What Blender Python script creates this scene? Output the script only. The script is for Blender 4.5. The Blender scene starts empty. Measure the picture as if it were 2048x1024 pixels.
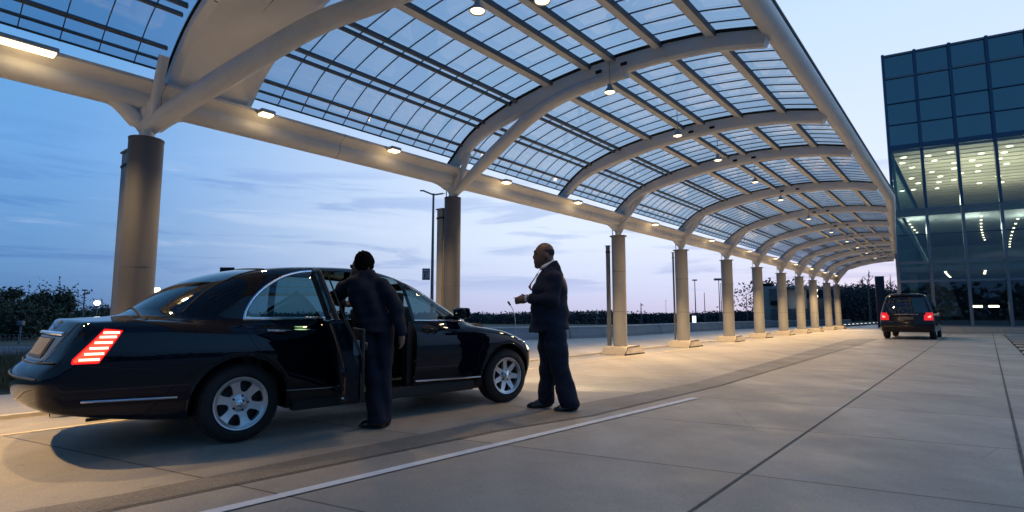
import bpy, bmesh, math, random
import numpy as np
from mathutils import Vector, Matrix
random.seed(7); rng = np.random.default_rng(7)
scn = bpy.context.scene; COL = scn.collection
PI = math.pi; R = math.radians

# ---------------------------------------------------------------- camera frame
FOC, HORIZON, EYE = 1100.0, 627.0, 1.08
PITCH = math.atan((HORIZON - 512) / FOC)
def ray(px, py):
    a, b = px - 1024, 512 - py
    return Vector((a, FOC * math.cos(PITCH) - b * math.sin(PITCH), FOC * math.sin(PITCH) + b * math.cos(PITCH)))
def gp(px, py, z=0.0):
    """point at height z seen in that direction"""
    r = ray(px, py); t = (z - EYE) / r.z
    return Vector((0, 0, EYE)) + r * t
def far(px, py, Y):
    r = ray(px, py); return Vector((0, 0, EYE)) + r * (Y / r.y)

# ---------------------------------------------------------------- object helpers
def link(o, parent=None):
    COL.objects.link(o)
    if parent is not None: o.parent = parent
    return o
def tag(o, label=None, cat=None, group=None, kind=None):
    if label: o['label'] = label
    if cat: o['category'] = cat
    if group: o['group'] = group
    if kind: o['kind'] = kind
    return o
def thing(name, loc=(0, 0, 0), rz=0.0, label=None, cat=None, group=None):
    o = bpy.data.objects.new(name, None); o.empty_display_size = .2
    link(o); o.location = loc; o.rotation_euler = (0, 0, rz)
    return tag(o, label, cat, group)
def part_empty(name, parent, loc=(0, 0, 0), rz=0.0):
    o = bpy.data.objects.new(name, None); link(o, parent); o.location = loc; o.rotation_euler = (0, 0, rz); return o
def copy_tree(o, parent=None):
    c = o.copy(); COL.objects.link(c)
    if parent is not None: c.parent = parent
    for ch in list(o.children): copy_tree(ch, c)
    return c
class MB:
    def __init__(s): s.v = []; s.f = []; s.m = []
    def add(s, vs, fs, mi=0):
        o = len(s.v); s.v += [tuple(p) for p in vs]; s.f += [tuple(i + o for i in q) for q in fs]; s.m += [mi] * len(fs); return s
    def box(s, c, d, rot=None, mi=0, taper=1.0):
        x, y, z = d[0] / 2, d[1] / 2, d[2] / 2; t = taper
        vs = [Vector(p) for p in ((-x, -y, -z), (x, -y, -z), (x, y, -z), (-x, y, -z), (-x * t, -y * t, z), (x * t, -y * t, z), (x * t, y * t, z), (-x * t, y * t, z))]
        if rot is not None: vs = [rot @ p for p in vs]
        return s.add([p + Vector(c) for p in vs], [(3, 2, 1, 0), (4, 5, 6, 7), (0, 1, 5, 4), (1, 2, 6, 5), (2, 3, 7, 6), (3, 0, 4, 7)], mi)
    def rbox(s, c, d, b, rot=None, mi=0):
        """box with chamfered edges"""
        bm = bmesh.new(); bmesh.ops.create_cube(bm, size=1)
        for v in bm.verts: v.co = Vector((v.co.x * d[0], v.co.y * d[1], v.co.z * d[2]))
        bmesh.ops.bevel(bm, geom=list(bm.edges), offset=b, segments=3, profile=.6, affect='EDGES')
        bm.verts.ensure_lookup_table(); bm.verts.index_update()
        vs = [((rot @ v.co) if rot is not None else v.co) + Vector(c) for v in bm.verts]
        fs = [[v.index for v in f.verts] for f in bm.faces]; bm.free()
        return s.add(vs, fs, mi)
    def tube(s, pts, r, n=8, mi=0, cap=True, flat=1.0):
        pts = [Vector(p) for p in pts]; m = len(pts)
        rs = [r] * m if not hasattr(r, '__len__') else r
        t0 = (pts[1] - pts[0]).normalized()
        a = t0.orthogonal().normalized()
        if abs(t0.z) < .95: a = t0.cross(Vector((0, 0, 1))).normalized()
        vs = []
        for i, p in enumerate(pts):
            t = (pts[min(i + 1, m - 1)] - pts[max(i - 1, 0)]).normalized()
            a = (a - t * a.dot(t)).normalized(); b = t.cross(a)
            for k in range(n):
                an = 2 * PI * k / n; vs.append(p + (a * math.cos(an) + b * math.sin(an) * flat) * rs[i])
        fs = [(i * n + k, i * n + (k + 1) % n, (i + 1) * n + (k + 1) % n, (i + 1) * n + k) for i in range(m - 1) for k in range(n)]
        if cap: fs += [tuple(range(n - 1, -1, -1)), tuple((m - 1) * n + k for k in range(n))]
        return s.add(vs, fs, mi)
    def lathe(s, prof, c=(0, 0, 0), axis='z', n=32, mi=0):
        """prof: (radius, along)"""
        vs = []; c = Vector(c)
        for r, h in prof:
            for k in range(n):
                a = 2 * PI * k / n; x, y = r * math.cos(a), r * math.sin(a)
                vs.append(c + (Vector((x, y, h)) if axis == 'z' else Vector((x, h, y)) if axis == 'y' else Vector((h, x, y))))
        fs = [(i * n + k, i * n + (k + 1) % n, (i + 1) * n + (k + 1) % n, (i + 1) * n + k) for i in range(len(prof) - 1) for k in range(n)]
        if axis == 'y': fs = [q[::-1] for q in fs]
        return s.add(vs, fs, mi)
    def sweep(s, path, section, mi=0, cap=True):
        """path: list of (origin, axis a, axis b); section: list of (a, b)"""
        n = len(section); vs = []
        for o, a, b in path: vs += [Vector(o) + Vector(a) * p[0] + Vector(b) * p[1] for p in section]
        m = len(path)
        fs = [(i * n + k, i * n + (k + 1) % n, (i + 1) * n + (k + 1) % n, (i + 1) * n + k) for i in range(m - 1) for k in range(n)]
        if cap: fs += [tuple(range(n - 1, -1, -1)), tuple((m - 1) * n + k for k in range(n))]
        return s.add(vs, fs, mi)
    def quad(s, a, b, c, d, mi=0): return s.add([a, b, c, d], [(0, 1, 2, 3)], mi)
    def build(s, name, mat, parent=None, smooth=True, angle=35, fix=True):
        me = bpy.data.meshes.new(name); me.from_pydata(s.v, [], s.f)
        mats = mat if isinstance(mat, (list, tuple)) else [mat]
        for q in mats: me.materials.append(q)
        if len(mats) > 1: me.polygons.foreach_set('material_index', s.m)
        if fix:
            bm = bmesh.new(); bm.from_mesh(me); bmesh.ops.recalc_face_normals(bm, faces=bm.faces); bm.to_mesh(me); bm.free()
        if smooth:
            me.polygons.foreach_set('use_smooth', [True] * len(me.polygons)); me.set_sharp_from_angle(angle=R(angle))
        me.update()
        return link(bpy.data.objects.new(name, me), parent)
def np_mesh(name, P, Q, mat, parent=None, angle=None):
    me = bpy.data.meshes.new(name); me.from_pydata(P.tolist(), [], Q.tolist()); me.materials.append(mat)
    me.polygons.foreach_set('use_smooth', [True] * len(me.polygons))
    if angle: me.set_sharp_from_angle(angle=R(angle))
    me.update(); return link(bpy.data.objects.new(name, me), parent)

# ---------------------------------------------------------------- materials
def new_mat(name):
    m = bpy.data.materials.new(name); m.use_nodes = True; nt = m.node_tree
    return m, nt, nt.nodes['Principled BSDF'], nt.nodes['Material Output']
def mat(name, col, rough=.5, metal=0, spec=.5, coat=0, var=0.0, scale=4.0, bump=0.0, bscale=60.0, emit=None, es=0, stretch=(1, 1, 1), rvar=0.0):
    m, nt, b, out = new_mat(name); L = nt.links
    b.inputs['Base Color'].default_value = (*col, 1); b.inputs['Roughness'].default_value = rough
    b.inputs['Metallic'].default_value = metal; b.inputs['Specular IOR Level'].default_value = spec
    b.inputs['Coat Weight'].default_value = coat; b.inputs['Coat Roughness'].default_value = .03
    if emit: b.inputs['Emission Color'].default_value = (*emit, 1); b.inputs['Emission Strength'].default_value = es
    if var or bump or rvar:
        tc = nt.nodes.new('ShaderNodeTexCoord'); mp = nt.nodes.new('ShaderNodeMapping'); mp.inputs['Scale'].default_value = stretch
        L.new(tc.outputs['Object'], mp.inputs['Vector'])
    if var or rvar:
        n = nt.nodes.new('ShaderNodeTexNoise'); n.inputs['Scale'].default_value = scale; n.inputs['Detail'].default_value = 6; n.inputs['Roughness'].default_value = .65
        L.new(mp.outputs['Vector'], n.inputs['Vector'])
    if var:
        mx = nt.nodes.new('ShaderNodeMix'); mx.data_type = 'RGBA'
        mr = nt.nodes.new('ShaderNodeMapRange'); mr.inputs[1].default_value = .3; mr.inputs[2].default_value = .7
        L.new(n.outputs['Fac'], mr.inputs[0]); L.new(mr.outputs[0], mx.inputs['Factor'])
        mx.inputs['A'].default_value = (*[c * (1 - var) for c in col], 1); mx.inputs['B'].default_value = (*[min(1, c * (1 + var)) for c in col], 1)
        L.new(mx.outputs['Result'], b.inputs['Base Color'])
    if rvar:
        mr2 = nt.nodes.new('ShaderNodeMapRange'); mr2.inputs[1].default_value = .3; mr2.inputs[2].default_value = .7
        mr2.inputs[3].default_value = max(0, rough - rvar); mr2.inputs[4].default_value = rough + rvar
        L.new(n.outputs['Fac'], mr2.inputs[0]); L.new(mr2.outputs[0], b.inputs['Roughness'])
    if bump:
        n2 = nt.nodes.new('ShaderNodeTexNoise'); n2.inputs['Scale'].default_value = bscale; n2.inputs['Detail'].default_value = 4
        L.new(mp.outputs['Vector'], n2.inputs['Vector'])
        bp = nt.nodes.new('ShaderNodeBump'); bp.inputs['Strength'].default_value = bump; bp.inputs['Distance'].default_value = .01
        L.new(n2.outputs['Fac'], bp.inputs['Height']); L.new(bp.outputs['Normal'], b.inputs['Normal'])
    return m
def glass_mat(name, tint, ior=1.5, base=0.0, rough=0.02, gl=(1, 1, 1), gain=1.0, diffuse=0.0, dcol=(.5, .5, .5)):
    """thin tinted pane: see-through plus mirror reflection by angle"""
    m, nt, b, out = new_mat(name); L = nt.links; nt.nodes.remove(b)
    t = nt.nodes.new('ShaderNodeBsdfTransparent'); t.inputs['Color'].default_value = (*tint, 1)
    g = nt.nodes.new('ShaderNodeBsdfGlossy'); g.inputs['Roughness'].default_value = rough; g.inputs['Color'].default_value = (*gl, 1)
    # reflection by angle (Schlick), the same from both faces of the pane
    ge = nt.nodes.new('ShaderNodeNewGeometry'); dp = nt.nodes.new('ShaderNodeVectorMath'); dp.operation = 'DOT_PRODUCT'
    L.new(ge.outputs['Normal'], dp.inputs[0]); L.new(ge.outputs['Incoming'], dp.inputs[1])
    def mth(op, a, b=None, c=None):
        q = nt.nodes.new('ShaderNodeMath'); q.operation = op
        for i, v in enumerate((a, b, c)):
            if v is None: continue
            if isinstance(v, (int, float)): q.inputs[i].default_value = v
            else: L.new(v, q.inputs[i])
        return q.outputs[0]
    f0 = ((ior - 1) / (ior + 1)) ** 2 * 2
    fr = mth('MULTIPLY_ADD', mth('POWER', mth('SUBTRACT', 1.0, mth('ABSOLUTE', dp.outputs['Value'])), 5.0), (1 - f0) * gain, f0 * gain + base)
    ma = nt.nodes.new('ShaderNodeMath'); ma.operation = 'MINIMUM'; ma.inputs[1].default_value = 1.0; L.new(fr, ma.inputs[0])
    mx = nt.nodes.new('ShaderNodeMixShader'); L.new(ma.outputs[0], mx.inputs[0])
    src = t
    if diffuse:
        df = nt.nodes.new('ShaderNodeBsdfTranslucent'); df.inputs['Color'].default_value = (*dcol, 1)
        df2 = nt.nodes.new('ShaderNodeBsdfDiffuse'); df2.inputs['Color'].default_value = (*dcol, 1)
        ms = nt.nodes.new('ShaderNodeMixShader'); ms.inputs[0].default_value = .35; L.new(df.outputs[0], ms.inputs[1]); L.new(df2.outputs[0], ms.inputs[2])
        m2 = nt.nodes.new('ShaderNodeMixShader'); m2.inputs[0].default_value = diffuse
        tc = nt.nodes.new('ShaderNodeTexCoord'); n = nt.nodes.new('ShaderNodeTexNoise'); n.inputs['Scale'].default_value = .9; n.inputs['Detail'].default_value = 5
        mr = nt.nodes.new('ShaderNodeMapRange'); mr.inputs[1].default_value = .35; mr.inputs[2].default_value = .7; mr.inputs[3].default_value = diffuse * .5; mr.inputs[4].default_value = diffuse * 1.7
        L.new(tc.outputs['Object'], n.inputs['Vector']); L.new(n.outputs['Fac'], mr.inputs[0]); L.new(mr.outputs[0], m2.inputs[0])
        L.new(t.outputs[0], m2.inputs[1]); L.new(ms.outputs[0], m2.inputs[2]); src = m2
    L.new(src.outputs[0], mx.inputs[1]); L.new(g.outputs[0], mx.inputs[2]); L.new(mx.outputs[0], out.inputs['Surface'])
    return m
def glow(name, col, s):
    m, nt, b, out = new_mat(name); nt.nodes.remove(b)
    e = nt.nodes.new('ShaderNodeEmission'); e.inputs['Color'].default_value = (*col, 1); e.inputs['Strength'].default_value = s
    nt.links.new(e.outputs[0], out.inputs['Surface']); return m

M = dict(
    paint=mat('black_car_paint', (.002, .004, .010), .03, spec=.42),
    paint2=mat('dark_plum_paint', (.005, .003, .006), .12, spec=.5),
    black=mat('black_plastic', (.008, .008, .009), .45, bump=.05, bscale=200),
    rubber=mat('tyre_rubber', (.012, .012, .013), .75, var=.3, scale=30, bump=.25, bscale=90),
    chrome=mat('chrome', (.88, .90, .93), .2, metal=1),
    alloy=mat('silver_alloy', (.62, .64, .66), .3, metal=.75, var=.06, scale=20),
    carglass=glass_mat('tinted_car_glass', (.27, .42, .43), 1.5, .03, 0.01),
    backglass=glass_mat('rear_window_glass', (.12, .20, .24), 1.5, .03, 0.01),
    interior=mat('cabin_trim', (.012, .012, .014), .7, var=.2, scale=8, bump=.1),
    leather=mat('dark_leather', (.02, .019, .019), .45, var=.2, scale=12, bump=.15, bscale=150),
    plate=mat('licence_plate', (.10, .09, .075), .5, var=.15, scale=15),
    red=mat('red_lens', (.25, .004, .006), .15, coat=.5, emit=(1, .06, .02), es=1.5), redrim=glow('red_lamp_rim', (1, .015, .02), 1.1),
    redglow=glow('lit_tail_bar', (1, .40, .30), 4.0),
    vanred=mat('van_red_lens', (.2, .004, .006), .2, coat=.5, emit=(1, .02, .02), es=.6), redglow2=glow('lit_van_tail', (1, .10, .08), 5.5),
    headglow=glow('lit_headlamp', (1, .74, .38), 5.0),
    lens=mat('clear_lens', (.5, .5, .5), .08, coat=1),
    steel=mat('white_painted_steel', (.70, .705, .70), .45, var=.07, scale=2.0, bump=.04, bscale=25),
    soffit=mat('soffit_panel', (.85, .84, .82), .55, var=.06, scale=1.5),
    purlin=mat('grey_purlin', (.58, .60, .61), .45, metal=.2, var=.1, scale=6),
    darkbar=mat('dark_glazing_bar', (.09, .10, .11), .5),
    dark=mat('gap_dark', (.006, .006, .007), .8),
    roofglass=glass_mat('canopy_glass', (.44, .57, .68), 1.45, .0, 0.03, diffuse=.085, dcol=(.50, .60, .68)),
    column=mat('column_concrete', (.25, .245, .235), .7, var=.12, scale=2.5, bump=.12, bscale=40, stretch=(1, 1, .35)),
    columndim=mat('column_dimmed', (.085, .088, .10), .6, var=.1, scale=2.5, bump=.06, bscale=40, stretch=(1, 1, .35)),  # darker column copy: dimmer lamp light on the two nearest put in the colour
    postm=mat('post_steel', (.10, .115, .14), .5, var=.1, scale=4),
    plinth=mat('plinth_concrete', (.50, .44, .35), .85, var=.16, scale=5, bump=.35, bscale=35),
    lampmetal=mat('lamp_metal', (.42, .42, .42), .4, metal=.6),
    lampglow=glow('lit_lamp', (1, .74, .38), 4.0),
    white=glow('lit_panel', (.75, .9, 1), 1.5),
    whitelamp=glow('white_lamp', (1, .93, .82), 5.0),
    mullion=mat('blue_mullion', (.045, .09, .16), .35, metal=.5),
    mullion2=mat('grey_mullion', (.17, .20, .24), .4, metal=.4),
    facade=glass_mat('facade_glass', (.62, .74, .71), 1.5, .04, 0.015, gl=(.75, .9, 1)),
    spandrel=glass_mat('spandrel_glass', (.015, .05, .085), 1.5, .14, 0.03, gl=(.6, .9, 1), diffuse=.30, dcol=(.016, .115, .20)),
    ceilpanel=mat('ceiling_panel', (.66, .63, .55), .7, var=.05, scale=1),
    beamdark=mat('ceiling_joint', (.44, .40, .30), .8),
    slab=mat('floor_slab', (.25, .27, .27), .7, var=.1, scale=2),
    inner=mat('inner_wall', (.15, .25, .25), .8, var=.25, scale=.6),
    pale=mat('pale_inner_wall', (.34, .40, .34), .8),
    barrier=mat('barrier_concrete', (.20, .27, .33), .8, var=.12, scale=1.2, bump=.2),
    bark=mat('bark', (.05, .042, .035), .9, var=.3, scale=12, bump=.4),
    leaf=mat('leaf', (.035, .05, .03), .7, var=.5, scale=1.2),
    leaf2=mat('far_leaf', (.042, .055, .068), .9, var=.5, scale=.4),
    pole=mat('pole_steel', (.10, .13, .17), .45, metal=.4),
    suit=mat('navy_wool', (.015, .019, .036), .85, spec=.25, var=.3, scale=35, bump=.25, bscale=260),
    suit2=mat('black_wool', (.0135, .0165, .030), .85, spec=.25, var=.3, scale=35, bump=.25, bscale=260),
    skin=mat('brown_skin', (.15, .08, .052), .5, var=.15, scale=40, bump=.06, bscale=200),
    skin2=mat('tan_skin', (.22, .11, .075), .5, var=.12, scale=40),
    hair=mat('black_hair', (.005, .0045, .0045), .95, spec=.06, bump=.6, bscale=70, stretch=(1, 1, .25)),
    shoe=mat('black_shoe', (.008, .008, .009), .22, coat=.4),
    shirt=mat('white_cotton', (.72, .74, .78), .8),
    tie=mat('rust_tie', (.30, .06, .02), .6, var=.2, scale=40),
    marking=mat('white_road_paint', (.70, .72, .74), .7, var=.12, scale=9, bump=.2, bscale=80),
    yellowline=mat('pale_edge_strip', (.55, .47, .34), .75, var=.25, scale=5, bump=.2),
    joint=mat('joint_sealant', (.085, .08, .07), .85, var=.4, scale=10),
    asphalt=mat('asphalt', (.075, .085, .10), .85, var=.2, scale=2, bump=.3, bscale=60),
    grass=mat('dry_grass', (.05, .055, .03), .9, var=.4, scale=6),
    bluepanel=mat('blue_sign_panel', (.01, .035, .07), .35),
    redpanel=mat('red_sign_edge', (.12, .008, .012), .45),
    wallpale=mat('pale_wall', (.42, .42, .40), .8, var=.1, scale=.6),
    wallgrey=mat('grey_wall', (.16, .16, .17), .6, var=.1, scale=.6),
)
def ground_mat(name, base, warm, joints, speck=.25):
    m, nt, b, out = new_mat(name); L = nt.links; N = nt.nodes
    tc = N.new('ShaderNodeTexCoord')
    def noise(s, d=5, r=.6):
        n = N.new('ShaderNodeTexNoise'); n.inputs['Scale'].default_value = s; n.inputs['Detail'].default_value = d; n.inputs['Roughness'].default_value = r
        L.new(tc.outputs['Object'], n.inputs['Vector']); return n.outputs['Fac']
    def rng_(x, a, b_, c, d):
        q = N.new('ShaderNodeMapRange'); q.inputs[1].default_value = a; q.inputs[2].default_value = b_; q.inputs[3].default_value = c; q.inputs[4].default_value = d; L.new(x, q.inputs[0]); return q.outputs[0]
    def mul(x, y):
        q = N.new('ShaderNodeMath'); q.operation = 'MULTIPLY'; L.new(x, q.inputs[0]); L.new(y, q.inputs[1]); return q.outputs[0]
    f = rng_(noise(.35, 6), .3, .7, .86, 1.12)
    f = mul(f, rng_(noise(3.0, 8, .7), .3, .7, .90, 1.08))
    f = mul(f, rng_(noise(140, 3, .8), .3, .7, 1 - speck, 1 + speck))
    f = mul(f, rng_(noise(26, 5, .75), .62, .80, 1.0, .78))
    f = mul(f, rng_(noise(48, 4, .8), .35, .65, .90, 1.10))
    # oil drips and long worn wheel tracks
    f = mul(f, rng_(noise(5.5, 2, .5), .70, .76, 1.0, .80))
    mt = N.new('ShaderNodeMapping'); mt.inputs['Rotation'].default_value = (0, 0, R(47)); mt.inputs['Scale'].default_value = (.9, .05, 1); L.new(tc.outputs['Object'], mt.inputs['Vector'])
    nt_ = N.new('ShaderNodeTexNoise'); nt_.inputs['Scale'].default_value = 1.6; nt_.inputs['Detail'].default_value = 5; L.new(mt.outputs['Vector'], nt_.inputs['Vector'])
    f = mul(f, rng_(nt_.outputs['Fac'], .35, .65, .86, 1.08))
    # hairline cracks in a few places
    vo = N.new('ShaderNodeTexVoronoi'); vo.feature = 'DISTANCE_TO_EDGE'; vo.inputs['Scale'].default_value = .33; L.new(tc.outputs['Object'], vo.inputs['Vector'])
    ck = N.new('ShaderNodeMath'); ck.operation = 'MAXIMUM'; L.new(rng_(vo.outputs['Distance'], .0005, .002, .72, 1.0), ck.inputs[0]); L.new(rng_(noise(.45, 2), .50, .56, 1.0, 0.0), ck.inputs[1])
    f = mul(f, ck.outputs[0])
    if joints:
        # saw cuts across the lane and a tone of its own for every slab
        mp = N.new('ShaderNodeMapping'); mp.vector_type = 'POINT'; mp.inputs['Rotation'].default_value = (0, 0, R(joints[0])); mp.inputs['Location'].default_value = (joints[2], joints[3], 0)
        L.new(tc.outputs['Object'], mp.inputs['Vector'])
        sx = N.new('ShaderNodeSeparateXYZ'); L.new(mp.outputs['Vector'], sx.inputs[0])
        dv = N.new('ShaderNodeMath'); dv.operation = 'DIVIDE'; dv.inputs[1].default_value = joints[1]; L.new(sx.outputs['X'], dv.inputs[0])
        fl = N.new('ShaderNodeMath'); fl.operation = 'FLOOR'; L.new(dv.outputs[0], fl.inputs[0])
        frc = N.new('ShaderNodeMath'); frc.operation = 'SUBTRACT'; L.new(dv.outputs[0], frc.inputs[0]); L.new(fl.outputs[0], frc.inputs[1])
        hf = N.new('ShaderNodeMath'); hf.operation = 'SUBTRACT'; hf.inputs[1].default_value = .5; L.new(frc.outputs[0], hf.inputs[0])
        ab = N.new('ShaderNodeMath'); ab.operation = 'ABSOLUTE'; L.new(hf.outputs[0], ab.inputs[0])
        wn = N.new('ShaderNodeTexWhiteNoise'); wn.noise_dimensions = '1D'; L.new(fl.outputs[0], wn.inputs['W'])
        f = mul(f, rng_(wn.outputs['Value'], 0, 1, .93, 1.06))
        f = mul(f, rng_(ab.outputs[0], .5 - .012 / joints[1], .5 - .006 / joints[1], 1.0, .35))
    mx = N.new('ShaderNodeMix'); mx.data_type = 'RGBA'; mx.inputs['A'].default_value = (*base, 1); mx.inputs['B'].default_value = (*warm, 1)
    L.new(rng_(noise(.6, 4), .35, .65, 0, 1), mx.inputs['Factor'])
    vm = N.new('ShaderNodeVectorMath'); vm.operation = 'SCALE'; L.new(mx.outputs['Result'], vm.inputs[0]); L.new(f, vm.inputs['Scale'])
    L.new(vm.outputs[0], b.inputs['Base Color'])
    L.new(rng_(noise(1.3, 5), .3, .7, .5, .78), b.inputs['Roughness'])
    bp = N.new('ShaderNodeBump'); bp.inputs['Strength'].default_value = .22; bp.inputs['Distance'].default_value = .006
    L.new(noise(110, 4, .7), bp.inputs['Height']); L.new(bp.outputs['Normal'], b.inputs['Normal'])
    return m
_j = gp(1496, 949); JPH = -((.454 * _j.x + .891 * _j.y) % 1.72)
M['concrete'] = ground_mat('lane_concrete', (.37, .335, .285), (.335, .31, .27), (-63, 1.72, JPH, 0), .34)
M['aggregate'] = ground_mat('exposed_aggregate', (.225, .208, .18), (.185, .172, .155), None, .75)
M["lampglow2"] = glow("room_lamp_and_reflection", (1, .86, .58), 5.0); M["lampglow3"] = glow("box_lamp", (1, .9, .7), 3.0); M["whitelamp2"] = glow("kerb_lamp", (1, .95, .9), 1.2)
BEAM_W, PEND_W, ROOM_W, LOB_W, SUN_E = 450, 60, 200, 150, .18
SKY_BRIGHT = [(0, (.42, .42, .58)), (.05, (.46, .47, .66)), (.09, (.50, .56, .77)), (.18, (.62, .70, .85)), (.30, (.60, .70, .87)), (.5, (.50, .65, .87)), (.7, (.27, .47, .77)), (1, (.13, .30, .62))]
SKY_DARK = [(0, (.06, .13, .30)), (.05, (.075, .17, .36)), (.12, (.11, .25, .49)), (.28, (.13, .32, .64)), (.5, (.11, .31, .62)), (1, (.06, .19, .45))]
SKY_BACK = [(0, (.03, .07, .15)), (.1, (.05, .13, .26)), (.3, (.06, .18, .36)), (1, (.04, .13, .30))]
# --- SDF toolkit -----------------------------------------------------------
def smax(a, b, k):
    h = np.maximum(k - np.abs(a - b), 0.0) / k
    return np.maximum(a, b) + h * h * k * 0.25
def smin(a, b, k): return -smax(-a, -b, k)
class Prof:
    """smoothed lookup curve"""
    def __init__(s, pts, sm=0.05, n=1200):
        x = np.array([p[0] for p in pts], float); y = np.array([p[1] for p in pts], float)
        s.a, s.b = x[0] - 0.6, x[-1] + 0.6
        t = np.linspace(s.a, s.b, n); v = np.interp(t, x, y)
        w = max(1, int(sm / (t[1] - t[0]) * 2))
        for _ in range(3):
            vp = np.pad(v, (w, w), mode='edge'); c = np.cumsum(np.insert(vp, 0, 0.0))
            v = (c[2 * w + 1:] - c[:-2 * w - 1]) / (2 * w + 1)
        s.t, s.v = t, v; s.d = np.gradient(v, t)
    def __call__(s, x): return np.interp(x, s.t, s.v)
    def slope(s, x): return np.interp(x, s.t, s.d)
def surf_nets(f, lo, hi, h, newton=3):
    lo = np.array(lo, float); n = np.ceil((np.array(hi) - lo) / h).astype(int) + 1
    ax = [lo[i] + h * np.arange(n[i]) for i in range(3)]
    V = np.empty(tuple(n), np.float32)
    for i in range(0, n[0], 24):
        X, Y, Z = np.meshgrid(ax[0][i:i + 24], ax[1], ax[2], indexing='ij')
        V[i:i + 24] = f(X, Y, Z)
    S = V < 0
    c = [S[i:n[0] - 1 + i, j:n[1] - 1 + j, k:n[2] - 1 + k] for i in (0, 1) for j in (0, 1) for k in (0, 1)]
    cnt = sum(q.astype(np.int8) for q in c)
    M = (cnt > 0) & (cnt < 8)
    I = np.argwhere(M); idx = -np.ones(M.shape, np.int64); idx[M] = np.arange(len(I))
    acc = np.zeros((len(I), 3)); num = np.zeros(len(I))
    for a in range(3):
        for p in (0, 1):
            for q in (0, 1):
                o = [0, 0, 0]; b, d = [e for e in range(3) if e != a]; o[b] = p; o[d] = q
                A = I + o; o2 = list(o); o2[a] = 1; B = I + o2
                va = V[A[:, 0], A[:, 1], A[:, 2]]; vb = V[B[:, 0], B[:, 1], B[:, 2]]
                m = (va < 0) != (vb < 0)
                t = np.where(m, va / np.where(m, va - vb, 1), 0)
                P = A.astype(float); P[:, a] += t
                acc[m] += P[m]; num[m] += 1
    P = lo + h * acc / num[:, None]
    for _ in range(newton):
        e = 1e-3
        v = f(P[:, 0], P[:, 1], P[:, 2])
        g = np.stack([(f(P[:, 0] + e * (i == 0), P[:, 1] + e * (i == 1), P[:, 2] + e * (i == 2)) - f(P[:, 0] - e * (i == 0), P[:, 1] - e * (i == 1), P[:, 2] - e * (i == 2))) / (2 * e) for i in range(3)], 1)
        st = -v[:, None] * g / np.maximum((g * g).sum(1), 1e-3)[:, None]
        L = np.linalg.norm(st, axis=1); st *= np.minimum(1, 0.4 * h / np.maximum(L, 1e-9))[:, None]
        P += st
    Q = []
    for a in range(3):
        b, d = (a + 1) % 3, (a + 2) % 3
        sa = [slice(None)] * 3; sb = [slice(None)] * 3
        sa[a] = slice(0, n[a] - 1); sb[a] = slice(1, n[a])
        for k in (b, d): sa[k] = slice(1, n[k] - 1); sb[k] = slice(1, n[k] - 1)
        s0 = S[tuple(sa)]; s1 = S[tuple(sb)]
        E = np.argwhere(s0 != s1); flip = s1[s0 != s1]
        E[:, b] += 1; E[:, d] += 1
        def cell(db, dd):
            K = E.copy(); K[:, b] -= db; K[:, d] -= dd
            return idx[K[:, 0], K[:, 1], K[:, 2]]
        q = np.stack([cell(1, 1), cell(0, 1), cell(0, 0), cell(1, 0)], 1)
        q[flip] = q[flip][:, ::-1]
        Q.append(q)
    return P, np.concatenate(Q)
def sd_cone(X, Y, Z, a, b, ra, rb):
    """rounded cone between two joints"""
    a = np.array(a, float); b = np.array(b, float); d = b - a; L2 = max(d @ d, 1e-9)
    t = np.clip(((X - a[0]) * d[0] + (Y - a[1]) * d[1] + (Z - a[2]) * d[2]) / L2, 0, 1)
    return np.sqrt((X - a[0] - t * d[0]) ** 2 + (Y - a[1] - t * d[1]) ** 2 + (Z - a[2] - t * d[2]) ** 2) - (ra + (rb - ra) * t)
def sd_ell(X, Y, Z, c, r):
    k = np.sqrt(((X - c[0]) / r[0]) ** 2 + ((Y - c[1]) / r[1]) ** 2 + ((Z - c[2]) / r[2]) ** 2)
    return (k - 1) * min(r)
def in_poly(px, pz, poly):
    r = np.zeros(px.shape, bool); n = len(poly)
    for i in range(n):
        x0, z0 = poly[i]; x1, z1 = poly[(i + 1) % n]
        m = (z0 > pz) != (z1 > pz)
        with np.errstate(divide='ignore', invalid='ignore'):
            r ^= m & (px < (x1 - x0) * (pz - z0) / (z1 - z0 if z1 != z0 else 1e-9) + x0)
    return r
# --- the sedan's body ------------------------------------------------------
SD_top = Prof([(-1.6, 1.02), (-1.1, 1.045), (-.6, 1.07), (0, 1.02), (.6, .99), (2.5, .99), (3.0, .93), (3.4, .85), (3.7, .765), (3.95, .67)], .08)
SD_rear = Prof([(.15, -1.16), (.3, -1.30), (.42, -1.37), (.55, -1.395), (.64, -1.395), (.70, -1.34), (.74, -1.285), (.88, -1.225), (1.0, -1.15), (1.1, -1.10)], .016)
SD_front = Prof([(.15, 3.66), (.28, 3.80), (.42, 3.86), (.6, 3.86), (.7, 3.80), (.8, 3.66), (.95, 3.3)], .03)
SD_side = Prof([(.12, .90), (.25, .945), (.42, .975), (.6, .995), (.74, 1.0), (.86, .985), (.95, .955), (1.06, .90)], .03)
SD_bot = Prof([(-1.6, .46), (-1.3, .40), (-1.0, .33), (-.5, .24), (3.3, .20), (3.9, .23)], .08)
SD_roof = Prof([(-1.5, .30), (-1.15, .70), (-.86, .94), (-.63, 1.115), (-.485, 1.245), (-.305, 1.362), (-.035, 1.465), (.226, 1.518), (.467, 1.547), (.884, 1.573), (1.2, 1.58), (1.45, 1.57), (1.65, 1.54), (1.88, 1.475), (2.12, 1.365), (2.4, 1.20), (2.72, 1.03), (3.0, .87), (3.4, .5)], .05)
SD_wg = Prof([(.9, .845), (1.0, .825), (1.2, .765), (1.4, .675), (1.5, .61), (1.6, .52)], .04)
AX_R, AX_F, AXZ = .06, 3.12, .325
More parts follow.
